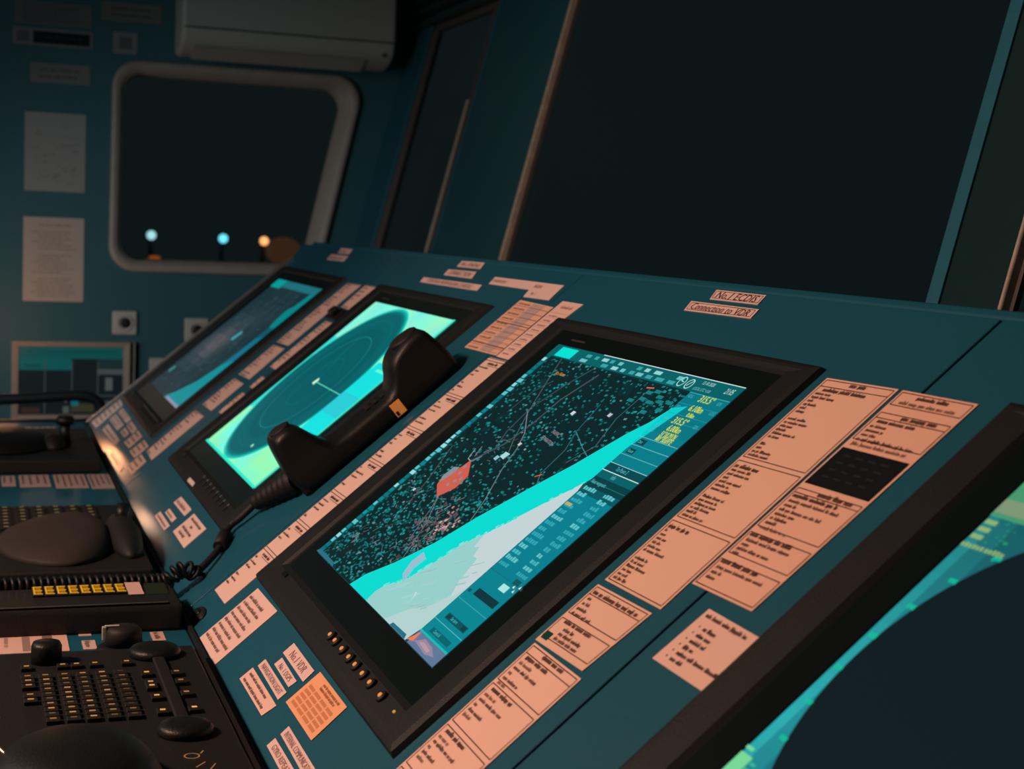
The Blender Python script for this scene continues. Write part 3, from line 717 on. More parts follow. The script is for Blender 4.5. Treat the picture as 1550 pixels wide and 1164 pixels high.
lab([(-.636, .420), (-.508, .422), (-.496, .408), (-.628, .4075)], 'middle of three pink labels above the radar monitor', 'CONNECTION', seed=23)
lab([(-.703, .397), (-.429, .399), (-.422, .3875), (-.696, .3865)], 'long thin pink label, lowest of three above the radar monitor', 'CONTROL FROM RADAR CONSOLE', seed=24)
mb = MB(); q = [(-.416, .417), (-.167, .418), (-.161, .391), (-.247, .390), (-.254, .403), (-.410, .403)]
c0 = (-.29, .404); q = [(x - c0[0], y - c0[1]) for x, y in q]
mb.col = PALE; mb.poly(q, .0006); mb.loft([[(x, y, z) for x, y in q] for z in (0, .00055)], cap=False, sm=False)
mb.col = (.30, .18, .17, 1); mb.text('POWER SUPPLY', -.118, .003, .0055, .0009); mb.text('RADAR', .04, .0035, .0055, .0009); mb.text('No. 2', .055, -.009, .0050, .0009)
tag(mb.obj('name_label', m_paper, M=PAN @ T((c0[0], c0[1], 0)), recalc=False), 'pink L-shaped label between the radar and chart monitors, above the ruled table', 'label')
s = Sheet([(-.243, .384), (-.126, .3815), (-.127, .295), (-.243, .294)], (.80, .50, .38, 1), seed=26)
for k in range(1, 10): s.hl(k / 10, .0, 1, .0007, (.35, .2, .16, 1))
s.vl(.55, 0, 1, .0007, (.35, .2, .16, 1)); s.vl(.78, 0, 1, .0007, (.35, .2, .16, 1))
s.patch(.45, .02, .78, .98, (.52, .42, .42, 1), .00015)
for k in range(10): s.words(.06, .40, (k + .75) / 10, .0045, (.38, .2, .13, 1)); s.hl((k + 1) / 10.3, .5, .98, .0006, (.3, .17, .14, 1))
s.hl(.44, 0, 1, .0010); s.hl(.86, 0, 1, .0010)
s.put('table_sheet', 'tan sheet ruled as a table between the radar and chart monitors', 'sheet', PAN)
s = Sheet([(-.120, .393), (-.058, .393), (-.078, .294), (-.124, .294)], (.82, .58, .52, 1), seed=27)
s.words(.25, .80, .12, .0060, (.45, .28, .25, 1), bold=True)
for k in range(9): s.hl(.2 + k * .085, .05, .95, .0006, (.5, .33, .3, 1)); s.words(.15, .6, .265 + k * .085, .0035, (.5, .32, .28, 1))
s.put('table_sheet', 'narrow pink ruled sheet touching the top left corner of the chart monitor', 'sheet', PAN)
lab([(-1.398, .440), (-1.304, .4395), (-1.287, .4255), (-1.379, .425)], 'upper of two small pink labels above the farthest monitor', seed=28)
lab([(-1.416, .4195), (-1.276, .4205), (-1.263, .4055), (-1.403, .4045)], 'lower of two small pink labels above the farthest monitor', seed=29)

def strip(quad, label, n, seed, col=(.78, .55, .49, 1)):
    s = Sheet(quad, col, seed=seed)
    for k in range(n):
        if k % 5 == 4: continue
        s.words(.06, .06 + s.R.uniform(.2, .6), (k + .8) / n, .0042, (.22, .14, .12, 1), bold=(k == 0))
    s.hl(.005 + .5 / n * .2, 0, 1, .0008); return s.put('instruction_sheet', label, 'sheet', PAN)
strip([(-1.064, .356), (-.974, .358), (-.966, .200), (-1.058, .198)], 'topmost pink strip along the right edge of the farthest monitor', 24, 30)
strip([(-1.055, .191), (-.967, .193), (-.955, .116), (-1.048, .114)], 'second pink strip down beside the farthest monitor', 12, 31)
strip([(-1.045, .104), (-.956, .105), (-.952, .037), (-1.043, .036)], 'third pink strip down beside the farthest monitor', 11, 32)
strip([(-1.043, .021), (-.955, .023), (-.948, -.084), (-1.035, -.082)], 'lowest pink strip beside the farthest monitor, reaching its bottom corner', 16, 33)
strip([(-.948, .359), (-.877, .360), (-.868, .302), (-.935, .304)], 'small pink sheet at the top left corner of the radar monitor', 6, 34)
strip([(-.927, .269), (-.866, .269), (-.867, .152), (-.927, .153)], 'narrow pink sheet below the black bracket beside the radar monitor', 16, 35)
strip([(-.905, .132), (-.873, .132), (-.870, .106), (-.903, .106)], 'tiny pink tag beside the left edge of the radar monitor', 3, 36)
strip([(-.905, .092), (-.868, .092), (-.862, .044), (-.905, .044)], 'slim pink tag below the tiny tag beside the radar monitor', 6, 37)
RC = (.66, .47, .41, 1)
for q, l, r, sd in (
    ([(-1.672, -.067), (-1.590, -.069), (-1.575, -.137), (-1.672, -.139)], 'long narrow pink sheet at the outer corner under the farthest monitor', 6, 40),
    ([(-1.559, -.073), (-1.388, -.072), (-1.386, -.084), (-1.556, -.085)], 'two-row pink label just under the farthest monitor frame', 2, 41),
    ([(-1.553, -.090), (-1.392, -.089), (-1.388, -.105), (-1.553, -.106)], 'greyish pink label below the two-row label under the farthest monitor', 2, 42),
    ([(-1.369, -.074), (-1.262, -.074), (-1.252, -.086), (-1.361, -.086)], 'small pink label under the middle of the farthest monitor frame', 1, 43),
    ([(-1.359, -.090), (-1.282, -.0895), (-1.275, -.101), (-1.352, -.1015)], 'smallest pink label in the patchwork under the farthest monitor', 1, 44),
    ([(-1.244, -.074), (-1.168, -.074), (-1.160, -.104), (-1.240, -.106)], 'brownish square label in the patchwork under the farthest monitor', 3, 45),
    ([(-1.130, -.075), (-1.058, -.075), (-1.056, -.105), (-1.136, -.106)], 'square pink label under the right corner of the farthest monitor', 3, 46),
    ([(-1.046, -.092), (-.968, -.092), (-.958, -.122), (-1.040, -.124)], 'pink label nearest the seam, right of the patchwork under the farthest monitor', 3, 47),
    ([(-1.519, -.113), (-1.289, -.110), (-1.270, -.121), (-1.503, -.128)], 'long pale label low on the panel, second row from the desk edge', 1, 48),
    ([(-1.243, -.130), (-1.051, -.128), (-1.040, -.137), (-1.232, -.139)], 'long pale label touching the desk edge near the panel seam', 1, 49)):
    lab(q, l, rows=r, seed=sd, col=RC, ink=(.22, .14, .13, 1))
lab([(-.604, -.079), (-.504, -.0775), (-.501, -.090), (-.605, -.092)], 'pink label touching the row below the radar monitor, highest of three small ones', seed=50)
lab([(-.593, -.101), (-.521, -.100), (-.520, -.108), (-.591, -.109)], 'smallest pink label, middle of three below the radar monitor', seed=51)
lab([(-.615, -.1135), (-.513, -.1125), (-.513, -.122), (-.616, -.123)], 'pink label nearest the desk, lowest of three below the radar monitor', seed=52)
s = Sheet([(-.476, -.078), (-.373, -.0765), (-.370, -.112), (-.475, -.113)], (.82, .62, .57, 1), seed=53)
for k, (a, e) in enumerate(((.12, .85), (.40, .55), (.12, .78), (.20, .60))): s.words(a, e, .22 + k * .21, .0052, (.14, .10, .10, 1), bold=True)
s.put('name_label', 'square pink card of four text rows below the radar monitor', 'label', PAN)
lab([(-.636, -.0535), (-.586, -.0525), (-.578, -.0585), (-.628, -.0595)], 'small white square sticker on the lower frame of the radar monitor', None, rows=0, seed=54, col=(.78, .66, .60, 1), M=panel_frame(0, 0, .0066), name='sticker', cat='sticker')

# labels on the desk
DK = T((0, 0, -0.0955))
GREY = (.50, .38, .35, 1)
def desk_lab(x0, x1, y0, y1, label, rows, seed, col=GREY, name='name_label', skew=0, cat='label'):
    # seen from the seat the text runs along the desk; rows lie along y
    q = [(x0, y0 + skew), (x1, y0), (x1, y1), (x0, y1 + skew)]
    s = Sheet(q, col, seed=seed)
    for k in range(rows): s.words(.08, .08 + s.R.uniform(.55, .85), (k + .8) / rows * .96, s.H / rows * .45, (.20, .13, .12, 1), bold=True)
    return s.put(name, label, cat, DK)
desk_lab(-1.060, -.966, -.268, -.289, 'small pink label leftmost in the row of four on the desk', 2, 60)
desk_lab(-1.065, -.955, -.216, -.262, 'pink label second from left in the row of four on the desk', 4, 61)
desk_lab(-1.065, -.940, -.160, -.209, 'pink label third from left in the row of four on the desk', 5, 62)
desk_lab(-1.063, -.932, -.121, -.156, 'pink label of the desk row that touches the sloping panel', 4, 63)
desk_lab(-1.641, -1.576, -.208, -.252, 'pale strip on the far desk behind the farthest control keyboard', 2, 64)
desk_lab(-1.645, -1.574, -.178, -.205, 'short pale strip beside the longer one on the far desk', 2, 65)
s = Sheet([(-.130, -.239), (-.022, -.239), (-.022, -.36), (-.130, -.36)], (.72, .50, .44, 1), seed=66)
s.patch(.02, .02, .30, .9, (.70, .55, .50, 1), .0001); s.patch(.10, .12, .92, .20, (.20, .15, .15, 1)); s.patch(.06, .30, .95, .36, (.30, .22, .21, 1))
for k in range(5): s.words(.1, .8, .50 + k * .09, .006, (.40, .27, .24, 1))
s.put('instruction_sheet', 'large pink sheet on the desk between the telephone set and near keyboard', 'sheet', DK)
desk_lab(-.112, -.074, -.215, -.2275, 'small pink square label beside the large sheet on the desk', 1, 67, (.62, .46, .44, 1))
desk_lab(-.056, -.024, -.213, -.226, 'small pink square label at the top edge of the near keyboard', 1, 68, (.66, .48, .45, 1))
desk_lab(-.076, -.043, -.144, -.157, 'small pink label between the desk knob and the sloping panel', 1, 69, (.66, .45, .40, 1))

# wall notices
WF = wall_frame(0, 0, 0.0005)
def notice(y0, y1, z0, z1, label, style, seed, col, name='wall_notice'):
    s = Sheet([(y0, z1), (y1, z1), (y1, z0), (y0, z0)], col, th=.0015, seed=seed); ink = tuple(c * .55 for c in col[:3]) + (1,)
    if style == 'plan':
        for k in range(60):
            a, t = s.R.uniform(.12, .8), s.R.uniform(.08, .9); s.patch(a, t, a + s.R.uniform(.02, .14), t + s.R.uniform(.004, .02), tuple(c * s.R.uniform(.6, .9) for c in col[:3]) + (1,))
    elif style == 'text':
        s.words(.25, .78, .10, .006, ink, bold=True)
        for k in range(20):
            if k in (6, 13): continue
            s.words(.14 + (.1 if k % 3 else 0), s.R.uniform(.6, .88), .18 + k * .04, .0048, ink)
    elif style == 'sign':
        s.patch(.25, .16, .96, .86, (.006, .008, .012, 1)); s.words(.38, .88, .55, .009, (.05, .06, .07, 1), bold=True); s.patch(.05, .2, .2, .8, ink, .0001)
    elif style == 'lines':
        for k in range(2): s.words(.15, .82, .40 + k * .34, s.H * .2, ink, bold=True)
    elif style == 'blob': s.patch(.25, .2, .8, .8, ink, .0002)
    else:
        for k in range(8): s.words(.1, s.R.uniform(.5, .9), .15 + .1 * k, .004, ink)
    return s.put(name, label, 'notice', WF)
WP = (.36, .34, .31, 1)
notice(-.2175, -.070, .382, .578, 'pale printed plan sheet, upper of two beside the rounded window', 'plan', 70, (.27, .27, .26, 1))
notice(-.2185, -.071, .104, .3165, 'pale typed notice, lower of two beside the rounded window', 'text', 71, (.44, .37, .32, 1))
notice(-.244, -.058, .793, .850, 'dim wide notice at the top left corner of the end wall', 'rows', 72, (.12, .13, .13, 1))
notice(-.248, -.055, .742, .785, 'white-edged sign with a black plate under the top left notice', 'sign', 73, (.17, .17, .18, 1), 'wall_sign')
notice(-.034, .113, .818, .865, 'dim two-line notice left of the air conditioner', 'lines', 74, (.13, .14, .13, 1))
notice(-.006, .053, .738, .791, 'small square notice above the top left corner of the rounded window', 'blob', 75, (.20, .20, .20, 1))
notice(-.205, -.062, .652, .700, 'small framed notice above the plan sheet', 'lines', 76, (.17, .17, .17, 1))

# sockets
sk = None
for k, (y, z, l) in enumerate(((.033, .053, 'white wall socket above the framed display'), (.217, .038, 'white wall socket half hidden behind the console end'), (.128, -.068, 'lowest white wall socket peeking over the console edge'))):
    t = thing('wall_socket', l, 'socket', wall_frame(y, z, .0005), 'sockets on the end wall')
    mb = MB(); mb.box(-.031, .031, -.031, .031, 0, .009); p = mb.obj('plate', m_white, t, bevel=.004)
    mb = MB(); mb.lathe(0, 0, [(.021, .009), (.021, .012), (.018, .0125), (.016, .0095), (.001, .0095)]); mb.obj('rim', m_white, t)
    mb = MB(); mb.lathe(0.002, 0, [(.0135, .0098), (.012, .013), (.006, .0135), (.001, .0135)], 20); mb.obj('plug_recess', m_rubber, t)

# framed wall display
t = thing('wall_display', 'beige framed wall display showing dark panes and teal bars', 'display', wall_frame(-.098, -.101, .001))
w, h = .146, .104
mb = MB(); ringrect(mb, [(-w, -h, w, h, 0), (-w, -h, w, h, .018), (-w + .003, -h + .003, w - .003, h - .003, .020), (-w + .016, -h + .018, w - .016, h - .013, .018), (-w + .018, -h + .020, w - .018, h - .015, .008)]); mb.obj('frame', m_beige, t)
mb = MB(); x0, x1, y0, y1 = -w + .018, w - .018, -h + .020, h - .015; W_, H_ = x1 - x0, y1 - y0
def R_(a0, b0, a1, b1, c, z=.0002): mb.col = lin(c); mb.rect(x0 + a0 * W_, y0 + b0 * H_, x0 + a1 * W_, y0 + b1 * H_, z)
R_(0, 0, 1, 1, (14, 24, 27), 0); R_(0, .83, 1, 1, (10, 74, 74)); R_(0, .66, .50, .83, (8, 80, 80)); R_(.05, .70, .2, .74, (6, 62, 64), .0004); R_(0, .92, .95, .94, (8, 62, 64), .0004)
for a in (.24, .50, .75): R_(a, .02, a + .012, .80, (52, 62, 62), .0005)
R_(.75, .60, 1, .68, (60, 72, 70), .0006); R_(.75, .83, 1, .60, (24, 42, 44), .0003); R_(.83, .36, .90, .55, (72, 82, 78), .0006); R_(.83, .05, .90, .20, (60, 72, 70), .0006); R_(.75, .27, 1, .29, (50, 60, 60), .0006)
R_(.02, .02, .2, .10, (50, 34, 28), .0006); R_(.50, .04, .72, .16, (52, 50, 34), .0006); R_(.50, .13, .57, .20, (8, 96, 104), .0007); R_(.42, .02, .48, .12, (70, 76, 74), .0006); R_(.44, .18, .455, .30, (90, 100, 98), .0006)
mb.obj('screen', m_dimscreen, t, T((0, 0, .008)), recalc=False)
mb = MB(); mb.box(w + .008, w + .011, -h, h + .002, 0, .02); mb.obj('side_rail', m_beige, t)

# air conditioner
t = thing('air_conditioner', 'long white air conditioner high on the end wall', 'air conditioner', T((WX, .42, .74)))
prof = [(0.001, 0.0), (.05, -.002), (.10, .008), (.135, .030), (.148, .058), (.150, .27), (.001, .27)]
mb = MB(); mb.loft([[(x, y, z) for x, z in prof] for y in (-.273, .276)], sm=False); mb.obj('body', m_white, t, bevel=.012)
mb = MB(); mb.loft([[(x, y, z) for x, z in ((.148, .060), (.1515, .060), (.1515, .063), (.148, .063))] for y in (-.268, .272)], sm=False); mb.obj('panel_seam', m_rubber, t)
mb = MB(); mb.loft([[(x, y, z) for x, z in ((.06, -.006), (.125, .016), (.127, .014), (.062, -.009))] for y in (-.24, .20)], sm=False); mb.obj('air_flap', m_white, t)
mb = MB(); mb.ellipsoid((.139, .245, .030), (.004, .006, .006), 12, 6); mb.obj('indicator', m_gasket, t)

# small black bracket by the radar monitor
t = thing('hook_bracket', 'small black bracket between two pink sheets beside the radar monitor', 'bracket', panel_frame(-.905, .286, .0004))
mb = MB(); mb.box(-.040, .032, -.012, .012, 0, .004); mb.obj('plate', m_black, t, bevel=.001)
mb = MB(); mb.box(-.012, .012, -.008, .008, .004, .014); mb.obj('hook', m_black, t, bevel=.003)

# ---------------------------------------------------------------- handset
hs = thing('radio_handset', 'black C-shaped radio handset lying on the radar monitor edge with coiled cord', 'handset', panel_frame(-.18, 0, 0))
ctrl = [(.033, .025), (.0365, .049), (.042, .070), (.052, .0765), (.066, .0755), (.077, .066), (.083, .053), (.090, .038), (.102, .029), (.145, .028), (.178, .029), (.192, .040), (.200, .052), (.210, .0600), (.225, .0650), (.241, .067), (.256, .064), (.262, .045), (.266, .015), (.258, .003), (.200, .001), (.145, .001), (.045, .001), (.036, .008)]
prof = []
n = len(ctrl)
for i in range(n):
    p0, p1, p2, p3 = [Vector(ctrl[(i + k) % n]) for k in (-1, 0, 1, 2)]
    for j in range(4):
        t_ = j / 4; prof.append(0.5 * ((2 * p1) + (-p0 + p2) * t_ + (2 * p0 - 5 * p1 + 4 * p2 - p3) * t_ ** 2 + (-p0 + 3 * p1 - 3 * p2 + p3) * t_ ** 3))
cen = Vector((.15, .022))
mb = MB(); rings = []
def shrink(d):
    out = []
    m = len(prof)
    for i in range(m):
        tv = (prof[(i + 1) % m] - prof[i - 1]).normalized(); nv = Vector((-tv.y, tv.x)); q_ = prof[i] - nv * d
        q2 = prof[i] + nv * d; out.append(q_ if False else q2)
    return out
area = sum(prof[i].x * prof[(i + 1) % len(prof)].y - prof[(i + 1) % len(prof)].x * prof[i].y for i in range(len(prof)))
sg = 1 if area > 0 else -1
for x, d in ((-.056, .009), (-.055, .005), (-.052, .002), (-.047, 0), (-.009, 0), (-.004, .0018), (-.001, .0045), (0.0, .0075)):
    rings.append([(x, p.x, p.y) for p in shrink(sg * d)])
mb.loft(rings, cap=False); mb.col = (1, 1, 1, 1)
for r_, rev in ((rings[0], True), (rings[-1], False)):
    k = len(mb.v); mb.v += r_; Pq = [Vector((p[1], p[2], 0)) for p in r_]
    for tt in tessellate_polygon([Pq]): mb.face([k + i for i in tt])
body = mb.obj('body', m_black, hs)
mb = MB(); mb.lathe(-.028, .236, [(.019, .062), (.019, .0672), (.016, .0685), (.001, .0688)], 28); mb.obj('earpiece_rim', m_rubber, hs)
mb = MB(); mb.lathe(-.028, .060, [(.013, .072), (.013, .0772), (.011, .078), (.001, .078)], 24); mb.obj('mouthpiece_grille', m_rubber, hs)
mb = MB(); mb.loft([[(x, y, z) for y, z in ((.171, .0045), (.1845, .0045), (.1845, .0215), (.171, .0215))] for x in (.0002, .0010)], sm=False); st = mb.obj('sticker', m_orange, hs); st['label'] = 'orange label with a pale edge'
mb = MB(); mb.col = (.12, .06, .02, 1)
mb.loft([[(x, y, z) for y, z in ((.172, .0055), (.1755, .0055), (.1755, .011), (.172, .011))] for x in (.0010, .0012)], sm=False); mb.obj('sticker_print', m_rubber, st)
for k in range(3):
    mb = MB(); mb.loft([[(x, .150 + k * .011 + dy, z) for dy, z in ((0, .0283), (.006, .0283), (.006, .0297), (0, .0297))] for x in (-.040, -.022)], sm=False); mb.obj('grip_rib', m_rubber, hs)
# cable: world points, converted to handset space
HI = panel_frame(-.18, 0, 0).inverted()
def wp(p): return tuple(HI @ Vector(p))
def smooth(pts, n=8):
    out = []; P_ = [Vector(p) for p in pts]; P_ = [P_[0] * 2 - P_[1]] + P_ + [P_[-1] * 2 - P_[-2]]
    for i in range(1, len(P_) - 2):
        p0, p1, p2, p3 = P_[i - 1:i + 3]
        for j in range(n):
            t_ = j / n; out.append(0.5 * ((2 * p1) + (-p0 + p2) * t_ + (2 * p0 - 5 * p1 + 4 * p2 - p3) * t_ ** 2 + (-p0 + 3 * p1 - 3 * p2 + p3) * t_ ** 3))
    out.append(P_[-2]); return out
a_, b_ = (-.036, .040, .015), (-.090, -.012, .012)
rel = []
rad = []
for k in range(29):
    f = k / 28; rel.append((a_[0] + (b_[0] - a_[0]) * f, a_[1] + (b_[1] - a_[1]) * f, a_[2] + (b_[2] - a_[2]) * f)); rad.append((.0170 - .0075 * f) * (1.0 if (k // 2) % 2 else .86))
mb = MB(); mb.tube(rel, rad, 16); mb.obj('strain_relief', m_rubber, hs)
cab = [(-.089, -.011, .012)] + [tuple(HI @ Vector(P(u, v, w))) for u, v, w in ((-.274, -.037, .009), (-.277, -.054, .008), (-.239, -.076, .007), (-.222, -.093, .008), (-.209, -.111, .010), (-.2085, -.114, .012))]
mb = MB(); mb.tube(smooth(cab, 6), .0042, 10); mb.obj('cable', m_rubber, hs)
k0 = tuple(HI @ Vector(P(-.262, -.062, .008))); k1 = tuple(HI @ Vector(P(-.238, -.076, .008)))
mb = MB(); mb.tube([k0, k1], [.0085, .0075], 12); mb.obj('cable_clip', m_rubber, hs)
mb = MB(); pts = []
axis = smooth([(-.210, -.0915, -.072), (-.210, -.095, -.066), (-.210, -.105, -.061), (-.210, -.116, -.066), (-.211, -.124, -.0735), (-.212, -.137, -.0755), (-.212, -.177, -.0750), (-.212, -.24, -.0745), (-.212, -.30, -.0742), (-.212, -.42, -.074)], 40)
fine = []
for i in range(len(axis) - 1):
    a, b = axis[i], axis[i + 1]
    for j in range(4): fine.append(a.lerp(b, j / 4))
pts = []; L = 0
for i, p in enumerate(fine):
    q1, q0 = fine[min(i + 1, len(fine) - 1)], fine[max(i - 1, 0)]; t_ = (q1 - q0).normalized()
    if i: L += (p - fine[i - 1]).length
    sd = t_.cross(Vector((1, 0, 0))).normalized(); b3 = t_.cross(sd).normalized(); ph = 2 * PI * L / .0074
    pts.append(HI @ (p + sd * .0080 * math.cos(ph) + b3 * .0080 * math.sin(ph)))
mb.tube(pts, .0025, 7); mb.obj('coiled_cord', m_black, hs)

# ---------------------------------------------------------------- telephone set on the desk
ZD = -.0957
tp = thing('telephone_set', 'low black desk telephone set with a row of eight yellow lit keys', 'telephone', T((-.08, -.124, ZD)))
mb = MB(); pr = [(0, 0.0002), (0, .024), (-.004, .0295), (-.060, .0275), (-.100, .0250), (-.118, .012), (-.160, .008), (-.160, .0002)]      # (x,z) section, run along -y
mb.loft([[(x, y, z) for x, z in pr] for y in (0, -.46)], sm=False); mb.obj('housing', m_brown, tp, bevel=.004)
mb = MB(); mb.loft([[(x, y, z) for x, z in ((-.0055, .0292), (-.0030, .0292), (-.0020, .0300), (-.0045, .0304))] for y in (-.014, -.30)], sm=False); mb.obj('edge_highlight', m_metal, tp)  # bright strip stands for light caught on the front chamfer
ky = None
for k in range(8):
    M = T((-.074, -.056 - k * .0121, .0272)) @ Matrix.Rotation(-.045, 4, 'Y')
    if ky is None:
        mb = MB(); mb.box(-.026, .022, -.0056, .0056, 0, .0022); ky = mb.obj('key', m_rubber, tp, M, bevel=.0008)
        mb = MB(); mb.col = lin((214, 150, 20))
        for a in (-.022, -.002, .016): mb.rect(a, -.0046, a + .004, .0046, .0025)
        mb.rect(-.022, -.0046, .020, -.0026, .00252); mb.col = lin((150, 96, 8)); mb.rect(-.022, -.0020, .018, .0036, .0023)
        kl = mb.obj('key_light', m_backlit, ky, recalc=False)
    else:
        c = copy_part(ky, tp, M); copy_part(kl, c, Matrix.Identity(4))
mb = MB(); mb.col = (.72, .50, .46, 1); mb.poly([(-.100, -.054), (-.045, -.054), (-.045, -.038), (-.100, -.038)], .0290); mb.obj('paper_label', m_paper, tp, T((0, .004, 0)), recalc=False)
mb = MB(); mb.box(-.095, -.045, -.030, -.008, .0276, .0286); mb.obj('display', mat('lcd_dark_green', (.02, .035, .018), .3, vary=.1), tp)

# knob on the desk
t = thing('desk_knob', 'black round desk knob with a light pointer between the telephone and near keyboard', 'knob', T((.000, -.190, ZD)))
mb = MB(); mb.lathe(0, 0, [(.027, .0002), (.0275, .004), (.024, .009), (.018, .011), (.001, .011)], 40); mb.obj('base_disc', m_black, t)
mb = MB(); mb.lathe(0, 0, [(.0185, .011), (.0170, .025), (.014, .0285), (.001, .029)], 32); mb.obj('cap', m_rubber, t)
mb = MB(); mb.box(-.003, .003, -.0205, -.0165, .016, .029); mb.box(-.0020, .0020, -.018, -.004, .0290, .0302); mb.obj('pointer', m_white, t, bevel=.0008)

# ---------------------------------------------------------------- near control keyboard
kb = thing('control_keyboard', 'black control keyboard nearest the camera with dense columns of amber lit keys', 'control keyboard', T((.04, -.32, ZD)))
mb = MB(); mb.box(0, .46, -.24, .192, .0002, .0185); mb.obj('housing', m_brown, kb, bevel=.004)
mb = MB(); mb.box(.001, .459, .1925, .1985, .0002, .014); mb.obj('shadow_gap', m_rubber, kb)  # black strip stands for the shadow gap beside the panel
key = None; Rk = random.Random(21)
mb_col = [-.283, -.268, -.252, -.2365, -.220, -.204]
def add_key(x, y, sx, sy, warm=1.0, src={}):
    M = T((x - .04, y + .32, .0187))
    kd = (round(sx, 4), round(sy, 4), round(warm, 1))
    if kd not in src:
        m_ = MB(); m_.box(-sx / 2, sx / 2, -sy / 2, sy / 2, 0, .0035); k_ = m_.obj('key', m_rubber, kb, M, bevel=.0008)
        m_ = MB(); m_.col = lin((205 * warm, 142 * warm, 70 * warm)); m_.rect(-sx * .22, -sy * .22, sx * .10, sy * .22, .0038)
        l_ = m_.obj('key_light', m_backlit, k_, recalc=False); src[kd] = (k_, l_); return
    k_, l_ = src[kd]; c = copy_part(k_, kb, M); copy_part(l_, c, Matrix.Identity(4))
for ci, y in enumerate(mb_col):
    for r in range(10 if ci else 6):
        x = .128 + r * .0135
        if ci == 0 and r in (3,): continue
        add_key(x, y + (x - .128) * .01, .011, .0115, Rk.choice([.5, .7, .8, .9]) if ci < 5 else Rk.choice([.3, .4, .6]))
for y in (-.283, -.252, -.240, -.224, -.196): add_key(.098, y, .011, .010, Rk.choice([.7, .9]))
for i, (x, y) in enumerate(((.136, -.182), (.165, -.1815), (.176, -.1815), (.205, -.1805), (.245, -.180), (.138, -.156), (.165, -.1555), (.200, -.155), (.243, -.154))): add_key(x, y, .0125, .010, (1.1, 1.0, 1.1, 1.1, 1.1, .7, .7, .8, 1.2)[i])
mb = MB(); mb.lathe(.035, .055, [(.0135, .0185), (.0135, .034), (.0118, .0375), (.001, .038)], 28); mb.obj('dial_knob', m_black, kb)
mb = MB(); mb.lathe(.03, .152, [(.023, .0185), (.024, .023), (.021, .0265), (.014, .028), (.001, .028)], 36); mb.obj('round_knob', m_black, kb)
mb = MB(); mb.lathe(.255, .152, [(.0215, .0185), (.0225, .023), (.0195, .0265), (.012, .028), (.001, .028)], 36); mb.obj('round_knob', m_black, kb)
mb = MB(); mb.box(.045, .235, .1475, .1585, .0187, .0235); mb.obj('slide_bar', m_rubber, kb, bevel=.002)
mb = MB(); mb.ellipsoid((.36, .062, .0186), (.085, .062, .036), 32, 10, half=True, power=.7); mb.obj('palm_rest', m_black, kb)
mb = MB(); mb.tube([(.30 + .06 * math.cos(a), .062 - .058 * abs(math.sin(a)) ** .9, .022 + .024 * math.sin(a * .9)) for a in [k * PI / 14 + .3 for k in range(9)]], .0015, 8); mb.obj('rest_trim', m_metal, kb)
mb = MB(); mb.col = lin((150, 100, 60)); mb.ring(.31, .150, .005, .0012, .019, 20); mb.line([(.325, .158), (.335, .150)], .0012, .019); mb.line([(.300, .160), (.306, .157)], .0012, .019); mb.line([(.330, .165), (.345, .158)], .0010, .019); mb.obj('trackball_marks', m_backlit, kb, recalc=False)
mb = MB(); mb.ellipsoid((.372, .150, .0187), (.016, .016, .010), 20, 8, half=True); mb.obj('trackball', m_rubber, kb)

# ---------------------------------------------------------------- middle keyboard with palm rest
kb = thing('control_keyboard', 'black control keyboard behind the telephone set with a large brown palm rest', 'control keyboard', T((-.68, -.32, ZD)))
mb = MB(); mb.box(0, .405, -.24, .188, .0002, .022); mb.obj('housing', m_brown, kb, bevel=.004)
src = None
for r in range(7):
    for c in range(6):
        x, y = .030 + r * .022, .0 + c * .022 + .03
        if x > .10 and y > .09 + .0: continue
        M = T((x, y, .0222))
        if src is None:
            m_ = MB(); m_.box(-.008, .008, -.008, .008, 0, .004); k_ = m_.obj('key', m_rubber, kb, M, bevel=.001)
            m_ = MB(); m_.col = lin((100, 84, 52)); m_.rect(-.004, -.003, .003, .003, .0043); l_ = m_.obj('key_light', m_backlit, k_, recalc=False); src = (k_, l_)
        else:
            cc = copy_part(src[0], kb, M); copy_part(src[1], cc, Matrix.Identity(4))
mb = MB(); mb.loft([[(cx_ + rx * math.cos(2 * PI * j / 32), cy_ + ry * math.sin(2 * PI * j / 32) * (1 if math.sin(2 * PI * j / 32) > 0 else 1.25), z_) for j in range(32)] for cx_, cy_, rx, ry, z_ in ((.250, .092, .135, .062, .0222), (.250, .094, .130, .059, .028), (.246, .102, .112, .046, .037), (.242, .112, .080, .030, .044), (.240, .116, .03, .012, .0465))]); mb.obj('palm_rest', mat('palm_rest_brown', (0.034, 0.028, 0.027), 0.65, 0.2, vary=.1), kb)
mb = MB(); mb.ellipsoid((.24, .168, .0222), (.115, .022, .026), 24, 8, half=True); mb.obj('joystick_boot', m_rubber, kb)
mb = MB(); mb.tube([(.21, .166, .04), (.20, .172, .058)], [.007, .009], 12); mb.obj('joystick', m_black, kb)

